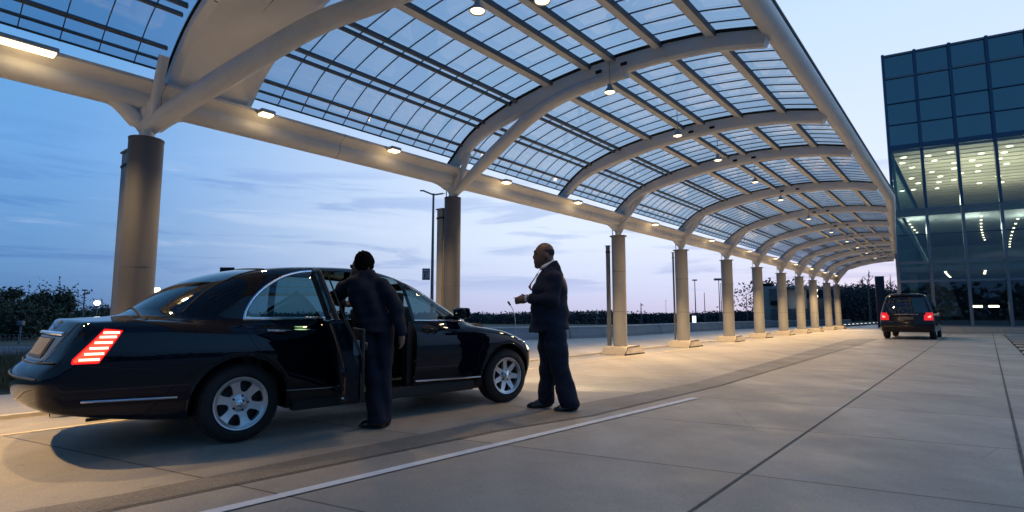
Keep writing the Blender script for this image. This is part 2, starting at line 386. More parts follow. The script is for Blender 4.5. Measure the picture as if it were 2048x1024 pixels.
def sedan_f(x, y, z, arches=True):
    a = np.abs(y)
    W = .935 - .07 * np.clip((-.1 - x) / 1.3, 0, 1) ** 2 - .06 * np.clip((x - 2.5) / 1.3, 0, 1) ** 2
    side = a - W * SD_side(z)
    rear = SD_rear(z) + .215 * a ** 2.3 - x
    front = x - (SD_front(z) - .40 * a ** 2.3)
    top = z - (SD_top(x) - .055 * a ** 2.5)
    bot = SD_bot(x) - z
    f = smax(smax(top, rear, .035), smax(top, front, .16), .02)
    f = smax(f, side, .10); f = smax(f, bot, .05)
    sg = (a - SD_wg(z) + .13 * np.clip((.3 - x) / 1.0, 0, 1.3) ** 2 + .07 * np.clip((x - 1.9) / .8, 0, 1.3) ** 2) * .93
    xe = np.where(x > 1.2, x + .22 * a * a * np.clip((x - 1.2) / .6, 0, 1), x - .66 * a * a * np.clip((.6 - x) / .6, 0, 1))
    tg = (z - (SD_roof(xe) - .09 * a ** 2.2)) / np.sqrt(1 + SD_roof.slope(xe) ** 2)
    g = smax(sg, tg, .11); g = smax(g, .85 - z, .02)
    f = smin(f, g, .07)
    if arches:
        for cx, R in ((AX_R, .40), (AX_F, .395)):
            w = np.sqrt((x - cx) ** 2 + (z - AXZ) ** 2) - R
            w = np.maximum(w, .52 - a)
            f = smax(f, -w, .015)
    return f
# ---------------------------------------------------------------- the sedan
CAR_O = Vector((-2.338, 4.714, 0)); CAR_D = Vector((.72842, .68513, 0)); CAR_N = Vector((.68513, -.72842, 0))
car = thing('sedan', CAR_O - CAR_N * .90, math.atan2(CAR_D.y, CAR_D.x), 'glossy black chauffeur sedan with an open passenger door and glowing red tail lamp', 'car')

def body_y(f, x, z, y0=-1.2, hi=0.0):
    """where the right flank lies at (x, z)"""
    ys = np.linspace(y0, hi, 600); v = f(np.full(600, x), ys, np.full(600, z))
    k = np.argmax(v < 0); return float(ys[k]) if v.min() < 0 else hi
def cut_out(P, Q, polys, sides):
    """split a body shell along outlines drawn in (x, z); returns list of (P, Q) pieces, first is the rest"""
    bm = bmesh.new()
    vs = [bm.verts.new(p) for p in P.tolist()]
    for q in Q.tolist(): bm.faces.new([vs[i] for i in q])
    bm.verts.index_update(); bm.faces.ensure_lookup_table()
    for poly, (ylo, yhi) in zip(polys, sides):
        xs = [p[0] for p in poly]; zs = [p[1] for p in poly]
        cand = [f for f in bm.faces if min(xs) - .05 < (c := f.calc_center_median()).x < max(xs) + .05 and min(zs) - .05 < c.z < max(zs) + .05 and ylo < c.y < yhi]
        cand = set(cand)
        n = len(poly)
        for i in range(n):
            a = Vector((poly[i][0], 0, poly[i][1])); b = Vector((poly[(i + 1) % n][0], 0, poly[(i + 1) % n][1]))
            d = b - a; ln = d.length
            if ln < 1e-6: continue
            d /= ln; no = Vector((d.z, 0, -d.x))
            sel = []
            for f in cand:
                if not f.is_valid: continue
                s = [((v.co - a).dot(d), (v.co - a).dot(no)) for v in f.verts]
                if max(q[0] for q in s) < -.002 or min(q[0] for q in s) > ln + .002: continue
                mx = max(q[1] for q in s); mn = min(q[1] for q in s)
                if mx > 0 > mn: sel.append(f)
            if not sel: continue
            ed = {e for f in sel for e in f.edges}; ve = {v for f in sel for v in f.verts}
            r = bmesh.ops.bisect_plane(bm, geom=list(ve) + list(ed) + sel, plane_co=a, plane_no=no, dist=1e-5)
            cand = {f for f in cand if f.is_valid} | {g for g in r['geom'] if isinstance(g, bmesh.types.BMFace)}
    bm.verts.index_update(); bm.faces.ensure_lookup_table(); bm.verts.ensure_lookup_table()
    VP = np.array([v.co[:] for v in bm.verts]); F = [[v.index for v in f.verts] for f in bm.faces]
    cen = np.array([f.calc_center_median()[:] for f in bm.faces]); bm.free()
    lab = np.zeros(len(F), int)
    for k, (poly, (ylo, yhi)) in enumerate(zip(polys, sides)):
        m = in_poly(cen[:, 0], cen[:, 2], poly) & (cen[:, 1] > ylo) & (cen[:, 1] < yhi)
        lab[m & (lab == 0)] = k + 1
    out = []
    for k in range(len(polys) + 1):
        fs = [F[i] for i in np.where(lab == k)[0]]
        used = sorted({i for f in fs for i in f}); mp = {u: j for j, u in enumerate(used)}
        out.append(([VP[u].tolist() for u in used], [[mp[i] for i in f] for f in fs]))
    return out
def shell(name, piece, m, parent, angle=50):
    me = bpy.data.meshes.new(name); me.from_pydata(piece[0], [], piece[1])
    for q in (m if isinstance(m, list) else [m]): me.materials.append(q)
    me.polygons.foreach_set('use_smooth', [True] * len(me.polygons)); me.set_sharp_from_angle(angle=R(angle)); me.update()
    return link(bpy.data.objects.new(name, me), parent)
def smooth_poly(pts, n=6):
    """rounded outline through the points (closed Catmull-Rom, sharp where a point is given twice)"""
    out = []; m = len(pts)
    for i in range(m):
        p0, p1, p2, p3 = [np.array(pts[(i + k) % m], float) for k in (-1, 0, 1, 2)]
        if np.allclose(p1, p2): continue
        for t in np.linspace(0, 1, n, endpoint=False):
            out.append(tuple(.5 * ((2 * p1) + (-p0 + p2) * t + (2 * p0 - 5 * p1 + 4 * p2 - p3) * t * t + (-p0 + 3 * p1 - 3 * p2 + p3) * t ** 3)))
    return out
WIN_R = smooth_poly([(.085, 1.045), (.085, 1.045), (.11, 1.12), (.18, 1.225), (.29, 1.325), (.45, 1.42), (.63, 1.478), (.80, 1.50), (.80, 1.50), (.84, 1.05), (.84, 1.05)], 5)
WIN_F = smooth_poly([(1.83, 1.02), (1.83, 1.02), (1.76, 1.46), (1.76, 1.46), (1.92, 1.405), (2.12, 1.315), (2.32, 1.20), (2.52, 1.075), (2.60, 1.01), (2.60, 1.01)], 5)
WIN_M = smooth_poly([(.92, 1.05), (.92, 1.05), (.88, 1.505), (.88, 1.505), (1.2, 1.505), (1.68, 1.475), (1.68, 1.475), (1.75, 1.025), (1.75, 1.025)], 4)
OPEN = [(.97, .31), (1.77, .31), (1.79, .6), (1.80, 1.0), (1.72, 1.40), (1.70, 1.455), (1.4, 1.50), (1.1, 1.515), (.80, 1.51), (.83, 1.30), (.88, 1.04), (.97, .8)]
TAIL = [(-.905, .962), (-.80, .950), (-.935, .722), (-1.085, .722), (-1.08, .75)]
P, Q = surf_nets(sedan_f, (-1.53, -1.0, .12), (3.96, 1.0, 1.64), .0165)
cutp = [WIN_R, WIN_F, OPEN, TAIL, WIN_R, WIN_F, WIN_M, TAIL]
cuts = cut_out(P, Q, cutp, [(-1.2, -.3)] * 4 + [(.3, 1.2)] * 4)
# backlight and windscreen: faces of the shell inside an outline drawn in (x, y)
def pick(piece, test):
    V = np.array(piece[0]); keep = []; take = []
    for f in piece[1]:
        c = V[f].mean(0); (take if test(c) else keep).append(f)
    def sub(fs):
        used = sorted({i for f in fs for i in f}); mp = {u: j for j, u in enumerate(used)}
        return ([piece[0][u] for u in used], [[mp[i] for i in f] for f in fs])
    return sub(keep), sub(take)
def back_test(c):
    x, y, z = c; a = abs(y)
    return -.66 < x < .34 and z > 1.075 + .02 * a and z < 1.515 - .06 * a * a and a < np.interp(z, [1.08, 1.50], [.64, .50])
def front_test(c):
    x, y, z = c; a = abs(y)
    return x > 1.72 and 1.04 < z < 1.50 and a < np.interp(z, [1.04, 1.49], [.70, .53]) and x > np.interp(z, [1.0, 1.49], [2.0, 1.5])
rest, back = pick(cuts[0], back_test)
rest, front = pick(rest, front_test)
body = shell('body', rest, M['paint'], car)
shell('rear_window', back, M['backglass'], car); shell('windscreen', front, M['carglass'], car)
for k in (1, 2, 5, 6, 7): shell('side_window', cuts[k], M['carglass'], car)
for k, sgn in ((4, -1), (8, 1)):
    lamp = shell('tail_lamp', cuts[k], M['red'], car)
    b = MB()
    for i, z in enumerate((.747, .787, .827, .867, .907, .938)):
        lo = np.interp(z, [.722, .962], [-1.075, -.905]) + .008; hi = np.interp(z, [.722, .95], [-.935, -.80]) - .009
        pts = []
        for x in np.linspace(lo, hi, 8):
            ys = np.linspace(-1.2, 0, 900); v = sedan_f(np.full(900, x), ys, np.full(900, z)); y = float(ys[np.argmax(v < 0)]) - .004
            pts.append((x, y if sgn < 0 else -y, z))
        b.tube(pts, .0132, 6, flat=.7)
    b.build('lamp_bar', M['redglow'], lamp)
    t = MB()
    ring = []
    for i in range(5):
        a, c = TAIL[i], TAIL[(i + 1) % 5]
        for q in np.linspace(0, 1, 8, endpoint=False):
            x, z = a[0] + (c[0] - a[0]) * q, a[1] + (c[1] - a[1]) * q; y = body_y(sedan_f, x, z); ring.append((x, y if sgn < 0 else -y, z))
    t.tube(ring + [ring[0]], .006, 6); t.build('lamp_seal', M['redrim'], lamp)
# trims, shut lines and strips that follow the flank
def on_flank(pts, n=24, off=0.0, sgn=-1):
    out = []
    for i in range(len(pts) - 1):
        for q in np.linspace(0, 1, n, endpoint=(i == len(pts) - 2)):
            x = pts[i][0] + (pts[i + 1][0] - pts[i][0]) * q; z = pts[i][1] + (pts[i + 1][1] - pts[i][1]) * q
            y = body_y(lambda a, b, c: sedan_f(a, b, c, False), x, z) - off
            out.append((x, y if sgn < 0 else -y, z))
    return out
def spl(pts, n=8):
    out = []
    m = len(pts)
    for i in range(m - 1):
        p0, p1, p2, p3 = [np.array(pts[min(max(i + k, 0), m - 1)], float) for k in (-1, 0, 1, 2)]
        for t in np.linspace(0, 1, n, endpoint=(i == m - 2)):
            out.append(tuple(.5 * ((2 * p1) + (-p0 + p2) * t + (2 * p0 - 5 * p1 + 4 * p2 - p3) * t * t + (-p0 + 3 * p1 - 3 * p2 + p3) * t ** 3)))
    return out
for sgn in (-1, 1):
    m = MB()
    arc = [(.085, 1.045), (.11, 1.12), (.18, 1.225), (.29, 1.325), (.45, 1.42), (.63, 1.478), (.80, 1.50)]
    m.tube(on_flank(spl(arc), 2, .002, sgn), .0135, 8); m.build('window_trim', M['chrome'], car)
    m = MB(); m.tube(on_flank([(.07, 1.035), (.86, 1.035)], 24, .006, sgn), .017, 8); m.build('window_trim', M['chrome'], car)
    m = MB(); m.tube(on_flank(spl([(1.76, 1.475), (1.92, 1.42), (2.12, 1.33), (2.32, 1.215), (2.52, 1.09), (2.63, 1.015)]), 2, .002, sgn), .011, 8)
    m.tube(on_flank([(1.82, 1.005), (2.63, .995)], 24, .004, sgn), .010, 8); m.build('window_trim', M['chrome'], car)
    # chrome rub strip, three lengths
    for a, b_ in (((-1.02, .448), (-.42, .425)), ((.43, .402), (.95, .388)), ((1.79, .366), (2.69, .345))) + ((((.97, .388), (1.77, .366)),) if sgn > 0 else ()):
        m = MB(); m.tube(on_flank([a, b_], 16, .006, sgn), .0175, 8, flat=.6); m.build('rub_strip', M['chrome'], car)
    for pts in ([(.06, 1.03), (.075, .95), (.14, .82), (.27, .66), (.42, .50), (.45, .33)], [(1.80, 1.0), (1.81, .8), (1.80, .6), (1.78, .34)],
                [(2.60, .99), (2.70, .88), (2.72, .70), (2.66, .60), (2.66, .33)], [(-1.0, .70), (-.75, .67), (-.40, .655)], [(.96, .9), (.965, .33)]):
        m = MB(); m.tube(on_flank(spl(pts), 2, -.0015, sgn), .0042, 5); m.build('shut_line', M['dark'], car)
    for cx, Rr in ((AX_R, .40), (AX_F, .395)):
        pts = []; m = MB()     # arch lip
        for a in np.linspace(R(-22), R(202), 60):
            x, z = cx + Rr * math.cos(a), AXZ + Rr * math.sin(a)
            y = body_y(lambda p, q, r: sedan_f(p, q, r, False), x, z) + .006; pts.append((x, y if sgn < 0 else -y, z))
        m.tube(pts, .013, 8); m.build('arch_lip', M['paint'], car)
    # door handles in dark oval cups
    for hx, hz in ((.36, .925), (1.98, .905)):
        y = body_y(sedan_f, hx, hz)
        hd = MB(); pts = [(hx - .105 + .21 * q, y - .012 - .03 * math.sin(PI * q), hz + .008 - .008 * q) for q in np.linspace(0, 1, 9)]
        pts = [(p[0], -abs(p[1]) if sgn < 0 else abs(p[1]), p[2]) for p in pts]
        hd.tube(pts, .015, 8, flat=.8); h = hd.build('door_handle', M['chrome'] if hx < 1 else M['paint'], car)
        cp = MB(); ring = [(hx + .118 * math.cos(a), body_y(sedan_f, hx + .118 * math.cos(a), hz + .052 * math.sin(a)) + .001, hz + .052 * math.sin(a)) for a in np.linspace(0, 2 * PI, 33)[:-1]]
        ring = [(p[0], p[1] - .003 if sgn < 0 else -p[1] + .003, p[2]) for p in ring]
        cp.add(ring + [(hx, (y - .003) if sgn < 0 else -y + .003, hz)], [(i, (i + 1) % 32, 32) for i in range(32)]); cp.build('handle_cup', M['dark'], h)
    # door mirror
    mr = MB(); y = body_y(sedan_f, 2.50, 1.03)
    s = -1 if sgn < 0 else 1
    mr.rbox((2.46, s * (abs(y) + .13), 1.085), (.12, .20, .125), .04); mr.tube([(2.50, s * (abs(y) - .02), 1.02), (2.48, s * (abs(y) + .08), 1.05)], .028, 8)
    mo = mr.build('door_mirror', M['paint'], car)
    g = MB(); g.rbox((2.398, s * (abs(y) + .13), 1.085), (.008, .165, .095), .003); g.build('mirror_glass', M['carglass'], mo)
    # headlamp
    hl = MB(); ring = []
    def nose_x(y_, z_):
        xs = np.linspace(4.1, 3.0, 700); v = sedan_f(xs, np.full(700, y_), np.full(700, z_)); return float(xs[np.argmax(v < 0)])
    g = MB()
    grid = []
    for i, u_ in enumerate(np.linspace(0, 1, 9)):
        for j, v_ in enumerate(np.linspace(0, 1, 5)):
            th = R(36 + 31 * u_); zz = .595 + (.135 + .02 * u_) * v_ + .03 * u_; rr = np.linspace(.3, 1.4, 800)
            vv = sedan_f(3.1 + rr * math.cos(th), -rr * math.sin(th), np.full(800, zz), False); r_ = float(rr[np.argmax(vv > 0)]) + .005
            grid.append((3.1 + r_ * math.cos(th), s * r_ * math.sin(th), zz))
    g.add(grid, [(i * 5 + j, i * 5 + j + 1, (i + 1) * 5 + j + 1, (i + 1) * 5 + j) for i in range(8) for j in range(4)])
    hlm = g.build('headlamp', M['headglow'], car)
    ring = grid[0:5] + [grid[i * 5 + 4] for i in range(1, 9)] + grid[40:44][::-1] + [grid[i * 5] for i in range(7, -1, -1)]
    q = MB(); q.tube(ring, .008, 6); q.build('lamp_seal', M['chrome'], hlm)
# boot: chrome bar, plate recess, plate, emblem, camera eye, seams
def tail_x(y_, z_):
    xs = np.linspace(-1.7, -.5, 900); v = sedan_f(xs, np.full(900, y_), np.full(900, z_), False); return float(xs[np.argmax(v < 0)])
ring = []
for s, zs in ((-1, np.linspace(1.085, 1.50, 14)), (1, np.linspace(1.50, 1.085, 14))):
    for z in zs:
        y = s * float(np.interp(z, [1.08, 1.50], [.64, .50])); xs = np.linspace(-1.0, .9, 700); v = sedan_f(xs, np.full(700, y), np.full(700, z)); ring.append((float(xs[np.argmax(v < 0)]), y, z))
    if s < 0:
        for y in np.linspace(-.48, .48, 14): xs = np.linspace(-.6, .9, 700); v = sedan_f(xs, np.full(700, y), np.full(700, 1.515 - .06 * y * y)); ring.append((float(xs[np.argmax(v < 0)]), y, 1.515 - .06 * y * y))
b = MB(); b.tube(ring, .009, 6); b.build('window_seal', M['dark'], car)
b = MB(); pts = []
for y in np.linspace(-.70, .70, 30): zs = np.linspace(1.2, .95, 300); v = sedan_f(np.full(300, -.62), np.full(300, y), zs); pts.append((-.62, y, float(zs[np.argmax(v < 0)]) + .001))
b.tube(pts, .010, 6); b.build('window_seal', M['dark'], car)
PY = -.27
def patch(y0, y1, z0, z1, off, n=10, skew=0.0):
    vs = []; 
    for i in range(n + 1):
        for j in range(6):
            y_ = y0 + (y1 - y0) * i / n; z_ = z0 + (z1 - z0) * j / 5; y2 = y_ + skew * (y_ - (y0 + y1) / 2) * (j / 5)
            vs.append((tail_x(y2, z_) - off, y2, z_))
    return vs, [(i * 6 + j, i * 6 + j + 1, (i + 1) * 6 + j + 1, (i + 1) * 6 + j) for i in range(n) for j in range(5)]
b = MB(); b.add(*patch(-.64, .34, .735, .915, .003, 16, .1)); rp = b.build('boot_panel', mat('boot_panel_sky_grey', (.13, .15, .18), .25, metal=.7), car)  # lighter grey: sky mirrored in the boot is put into the colour
b = MB(); b.add(*patch(PY - .26, PY + .26, .752, .900, .010)); b.build('plate_frame', M['black'], rp)
b = MB(); b.add(*patch(PY - .225, PY + .225, .772, .892, .014)); b.build('licence_plate', M['plate'], rp)
b = MB(); b.tube([(tail_x(y, .925) - .012, y, .925 + .006 * math.cos((y - PY) * 3)) for y in np.linspace(-.66, .34, 24)], .019, 8, flat=.8); b.build('boot_trim', M['chrome'], car)
b = MB()
ex = tail_x(PY, .975) - .012
for k in range(3):
    a = PI / 2 + k * 2 * PI / 3; b.tube([(ex, PY, .977), (ex + .012 * math.sin(a) * .2, PY + .034 * math.cos(a), .977 + .034 * math.sin(a))], [.0085, .0015], 6)
b.build('emblem', M['chrome'], car)
b = MB(); cx = tail_x(PY - .06, 1.012) - .004
b.add([(tail_x(PY - .06 + .05 * math.cos(a), 1.014 + .012 * math.sin(a)) - .003, PY - .06 + .05 * math.cos(a), 1.014 + .012 * math.sin(a)) for a in np.linspace(0, 2 * PI, 24)[:-1]], [tuple(range(23))]); b.build('boot_release', M['dark'], car)
b = MB(); b.tube([(tail_x(y, .715) - .001, y, .715 + .05 * max(0, abs(y) - .55)) for y in np.linspace(-.82, .82, 40)], .006, 5); b.build('shut_line', M['dark'], car)
for s in (-1, 1):
    b = MB(); b.tube([(tail_x(s * y_, z_) - .001, s * y_, z_) for y_, z_ in spl([(.60, .72), (.62, .78), (.67, .88), (.70, .97), (.71, 1.01)], 8)], .0045, 5); b.build('shut_line', M['dark'], car)
b = MB(); b.tube([(tail_x(y, .615) - .003, y, .615) for y in np.linspace(-.78, .78, 40)], .007, 5); b.build('bumper_trim', M['black'], car)
for s in (-1, 1):
    b = MB(); b.lathe([(.052, -.10), (.062, -.09), (.062, .12), (.050, .12), (.050, -.05), (.0, -.05)], (0, 0, 0), 'x', 20)
    b.v = [(-1.08 - v[0] * 1.0 + .03, s * .66 + v[1] * 1.35, .375 + v[2] * .85) for v in b.v]
    b.build('exhaust_tip', M['chrome'], car)
# wheels
def rim_mesh(n_sp, kind):
    """spoked disc, outer face at y = 0 pointing to -y"""
    b = MB(); NR, NA = 26, 168; r0, r1 = .045, .205
    def yy(r): return np.interp(r, [0, .05, .07, .13, .18, .205], [.018, .018, .026, .020, .012, -.004])
    def hole(r, a):
        k = ((a / (2 * PI) * n_sp) % 1.0) - .5       # 0 at hole centre
        d = k * 2 * PI / n_sp
        if kind == 'petal':
            return ((r - .142) / .047) ** 4 + ((d * r) / max(.004, .022 + .42 * (r - .095))) ** 4 < 1
        w = .0175 if r > .1 else .010
        half = PI / n_sp * r
        return (.088 < r < .188) and abs(d * r) < half - .030 + .1 * (r - .14) and abs(d * r) > -1 and not (abs(d * r) < .0)
    vs = []; 
    for i in range(NR + 1):
        r = r0 + (r1 - r0) * i / NR
        for k in range(NA):
            a = 2 * PI * k / NA; vs.append((r * math.cos(a), yy(r), r * math.sin(a)))
    fs = []; bd = {}
    for i in range(NR):
        for k in range(NA):
            r = r0 + (r1 - r0) * (i + .5) / NR; a = 2 * PI * (k + .5) / NA
            if hole(r, a): continue
            fs.append((i * NA + k, (i + 1) * NA + k, (i + 1) * NA + (k + 1) % NA, i * NA + (k + 1) % NA))
    bm = bmesh.new(); V = [bm.verts.new(v) for v in vs]
    for f in fs: bm.faces.new([V[i] for i in f])
    for v in [v for v in bm.verts if not v.link_faces]: bm.verts.remove(v)
    bd = [e for e in bm.edges if e.is_boundary]
    for _ in range(4):   # ease the stair-stepped hole edges
        mv = {}
        for v in bm.verts:
            be = [e for e in v.link_edges if e.is_boundary]; r = math.hypot(v.co.x, v.co.z)
            if len(be) == 2 and r0 + .006 < r < r1 - .006:
                mv[v] = (v.co * 2 + be[0].other_vert(v).co + be[1].other_vert(v).co) / 4
        for v, c in mv.items(): v.co = c
    ex = bmesh.ops.extrude_edge_only(bm, edges=bd)
    for v in [g for g in ex['geom'] if isinstance(g, bmesh.types.BMVert)]:
        v.co.y += .045; v.co.x *= .985; v.co.z *= .985
    bmesh.ops.recalc_face_normals(bm, faces=bm.faces)
    bm.verts.index_update()
    b.add([v.co[:] for v in bm.verts], [[v.index for v in f.verts] for f in bm.faces]); bm.free()
    b.lathe([(.0, .012), (.03, .012), (.046, .018), (.046, .05)], (0, 0, 0), 'y', 32)
    b.lathe([(.222, .16), (.222, .0), (.218, -.012), (.208, -.010), (.203, .004), (.200, .05), (.196, .16)], (0, 0, 0), 'y', 64)
    return b
def make_wheel(n_sp, kind):
    w = part_empty('wheel', car)
    t = MB(); t.lathe([(.205, .20), (.225, .215), (.285, .222), (.312, .20), (.324, .165), (.325, .11), (.324, .055), (.312, .018), (.285, -.004), (.240, -.008), (.222, .004), (.205, .02)], (0, 0, 0), 'y', 80)
    for k in range(80):      # tread blocks
        a = 2 * PI * k / 80
        for yb, wd in ((.03, .03), (.085, .036), (.14, .036), (.19, .03)):
            rot = Matrix.Rotation(-a, 3, 'Y'); r = .3255 if .05 < yb < .17 else .316
            t.box((r * math.cos(a + yb * .5), yb, r * math.sin(a + yb * .5)), (.008, wd, .016), Matrix.Rotation(-(a + yb * .5), 3, 'Y'))
    t.build('tyre', M['rubber'], w)
    rim_mesh(n_sp, kind).build('rim', M['alloy'], w, angle=40)
    d = MB(); d.lathe([(.0, .09), (.20, .09)], (0, 0, 0), 'y', 40); d.lathe([(.0, .075), (.145, .075), (.145, .09)], (0, 0, 0), 'y', 40); d.build('brake_disc', mat('brake_steel', (.02, .02, .02), .5, metal=.4), w)
    h = MB()
    for k in range(5):
        a = 2 * PI * k / 5 + .3; h.lathe([(.0, -.002), (.009, -.002), (.009, .03)], (.062 * math.cos(a), .016, .062 * math.sin(a)), 'y', 10)
    h.build('wheel_nut', M['dark'], w)
    h = MB(); h.lathe([(.0, -.004), (.026, -.002), (.034, .004), (.036, .015)], (0, .006, 0), 'y', 28)
    for k in range(3):
        a = PI / 2 + k * 2 * PI / 3 + .4; h.tube([(0, .0, 0), (.024 * math.cos(a), .001, .024 * math.sin(a))], [.006, .002], 6)
    h.build('hub_cap', M['chrome'], w)
    return w
wr = make_wheel(6, 'petal'); wf = make_wheel(7, 'spoke')
for w, x, ang in ((wr, AX_R, .25), (wf, AX_F, 0)):
    w.location = (x, -.905, AXZ); w.rotation_euler = (0, ang, 0)
    c = copy_tree(w, car); c.location = (x, .905, AXZ); c.rotation_euler = (0, .4, PI)
wf.rotation_euler = (0, .1, R(-3))
# cabin
cb = MB(); cb.rbox((1.55, 0, .27), (2.2, 1.55, .06), .02); cb.rbox((2.72, 0, .84), (.45, 1.40, .24), .08); cb.rbox((-.15, 0, .95), (.7, 1.3, .08), .03); cb.rbox((.9, 0, .62), (.06, 1.3, .55), .02)
for s in (-1, 1):
    cb.box((1.76, s * .80, .62), (.07, .10, .74)); cb.rbox((.93, s * .80, .66), (.07, .12, .72), .02)
    cb.rbox((1.55, s * .86, .262), (2.1, .09, .11), .02)
cb.build('cabin_lining', M['interior'], car)
def seat(x, y, w=.52):
    b = MB(); b.rbox((x, y, .48), (.52, w, .18), .06); b.rbox((x - .27, y, .83), (.15, w * .95, .66), .06, Matrix.Rotation(R(-10), 3, 'Y'))
    o = b.build('seat', M['leather'], car)
    h = MB(); h.rbox((x - .335, y, 1.235), (.10, .27, .17), .045); h.tube([(x - .33, y - .06, 1.1), (x - .33, y - .06, 1.2)], .008, 6); h.tube([(x - .33, y + .06, 1.1), (x - .33, y + .06, 1.2)], .008, 6); h.build('headrest', M['leather'], o)
for y in (-.38, .38): seat(2.18, y); seat(.42, y, .60)
b = MB(); pts = [(2.42 + .06 * math.sin(a), .38 + .185 * math.cos(a), .98 + .175 * math.sin(a)) for a in np.linspace(0, 2 * PI, 33)]; b.tube(pts, .014, 8, cap=False); b.tube([(2.42, .38, .98), (2.6, .38, .9)], .03, 8); b.tube([(2.40, .21, .97), (2.42, .55, .97)], .012, 6); b.build('steering_wheel', M['black'], car)
b = MB(); b.rbox((1.93, -.30, 1.385), (.20, .34, .022), .008, Matrix.Rotation(R(16), 3, 'Y')); b.build('sun_visor', M['interior'], car)
b = MB(); b.rbox((2.0, 0, 1.34), (.03, .22, .07), .012); b.build('rear_view_mirror', M['black'], car)
# the open door, standing out from the flank on its rear hinge
dr = part_empty('passenger_door', car, (.955, -.925, 0), math.atan2(-.925, -.335))
dr['label'] = 'open passenger door seen edge on'
def slab(pts_u, name, m, parent, t, b=.02, off=0.0):
    """pts (out, z); thickness along local y; the frame leans back with height"""
    mb = MB(); n = len(pts_u); lean = lambda z: .36 * max(0, z - .6) ** 1.1 + off
    vs = [(u, -t / 2 - lean(z), z) for u, z in pts_u] + [(u, t / 2 - lean(z), z) for u, z in pts_u]
    mb.add(vs, [tuple(range(n)), tuple(range(2 * n - 1, n - 1, -1))] + [(i, i + n, (i + 1) % n + n, (i + 1) % n) for i in range(n)])
    o = mb.build(name, m, parent, smooth=False)
    bv = o.modifiers.new('bevel', 'BEVEL'); bv.width = b; bv.segments = 3; bv.limit_method = 'ANGLE'
    return o
def dens(poly, n=6): return [tuple(np.array(poly[i]) + (np.array(poly[(i + 1) % len(poly)]) - np.array(poly[i])) * q) for i in range(len(poly)) for q in np.linspace(0, 1, n, endpoint=False)]
pan = slab(dens([(0, .33), (.78, .33), (.80, .60), (.79, 1.03), (0, 1.03)]), 'door_panel', M['paint'], dr, .15, .03)
fr = [(.765, 1.02), (.755, 1.15), (.70, 1.36), (.66, 1.43), (.40, 1.46), (.06, 1.45)]
fb = MB(); lean = lambda z: .36 * max(0, z - .6) ** 1.1
fb.tube([(u, -lean(z), z) for u, z in spl(fr, 6)] , .022, 8); fb.tube([(.02, -lean(1.0), 1.0), (.05, -lean(1.46), 1.46)], .026, 8); fb.build('door_frame', M['black'], dr)
fb = MB(); fb.tube([(u + .022, .06 - lean(z), z) for u, z in spl(fr[:4], 6)], .008, 6); fb.tube([(.812, .075, .36), (.828, .073, .7), (.818, .055 - lean(1.0), 1.03)], .012, 6); fb.build('door_seal', M['rubber'], dr)
lt = MB(); lt.rbox((.812, .015, .80), (.03, .05, .12), .008); lt.tube([(.82, .0, .74), (.83, .03, .74)], .008, 6); lt.build('door_latch', M['pole'], dr)
tr = MB(); tr.rbox((.42, .083, .70), (.62, .03, .50), .012); tr.rbox((.42, .10, .80), (.50, .06, .07), .02); tr.build('door_card', M['leather'], dr)
gl = slab([(.06, 1.04), (.74, 1.04), (.69, 1.36), (.64, 1.42), (.08, 1.43)], 'door_glass', M['carglass'], dr, .006, .001)
st = MB(); st.tube([(.79, -.078, .39), (.1, -.078, .39)], .012, 8, flat=.6); st.build('rub_strip', M['chrome'], dr)
# ---------------------------------------------------------------- the minivan
VN_rear = Prof([(.2, .10), (.35, .02), (.55, -.02), (.75, 0.0), (1.0, .06), (1.4, .18), (1.75, .33), (1.9, .42)], .04)
VN_front = Prof([(.2, 4.55), (.45, 4.68), (.75, 4.62), (1.0, 4.2), (1.1, 3.7), (1.5, 3.05), (1.9, 2.3)], .08)
VN_side = Prof([(.15, .86), (.35, .93), (.7, .95), (1.0, .935), (1.1, .91), (1.5, .80), (1.75, .72), (1.95, .60)], .05)
def van_f(x, y, z):
    a = np.abs(y)
    side = a - VN_side(z)
    rear = VN_rear(z) + .14 * a ** 2.2 - x
    front = x - (VN_front(z) - .3 * a ** 2.2)
    top = z - (1.93 - .05 * a ** 2.2 - .05 * np.clip((x - 2) / 2, 0, 1))
    f = smax(side, top, .14); f = smax(f, rear, .14); f = smax(f, front * .7, .2); f = smax(f, .30 - z, .06)
    for cx in (.95, 3.75):
        w = np.maximum(np.sqrt((x - cx) ** 2 + (z - .34) ** 2) - .41, .50 - a); f = smax(f, -w, .02)
    return f
VO = gp(1815, 679); VRZ = math.atan2(.7701, .6378) - R(1.5)
van = thing('minivan', VO, VRZ, 'dark minivan with lit red tail lamps driving away beside the glass building', 'minivan')
P, Q = surf_nets(van_f, (-.1, -1.02, .25), (4.8, 1.02, 2.0), .03)
SW = [(.80, 1.12), (1.0, 1.62), (1.15, 1.72), (3.05, 1.66), (3.55, 1.18), (3.6, 1.10)]
cuts = cut_out(P, Q, [SW, SW], [(-1.2, -.4), (.4, 1.2)])
def vr_test(c):
    return c[0] < .6 and 1.12 < c[2] < 1.74 and abs(c[1]) < np.interp(c[2], [1.1, 1.74], [.76, .62])
rest, rw = pick(cuts[0], vr_test)
rest, ws = pick(rest, lambda c: c[0] > 2.3 and 1.12 < c[2] < 1.82 and abs(c[1]) < np.interp(c[2], [1.1, 1.8], [.74, .62]))
shell('body', rest, M['paint2'], van); shell('rear_window', rw, M['backglass'], van); shell('windscreen', ws, M['backglass'], van)
for k in (1, 2): shell('side_window', cuts[k], M['backglass'], van)
def van_x(y_, z_):
    xs = np.linspace(-.3, 1.2, 500); v = van_f(xs, np.full(500, y_), np.full(500, z_)); return float(xs[np.argmax(v < 0)])
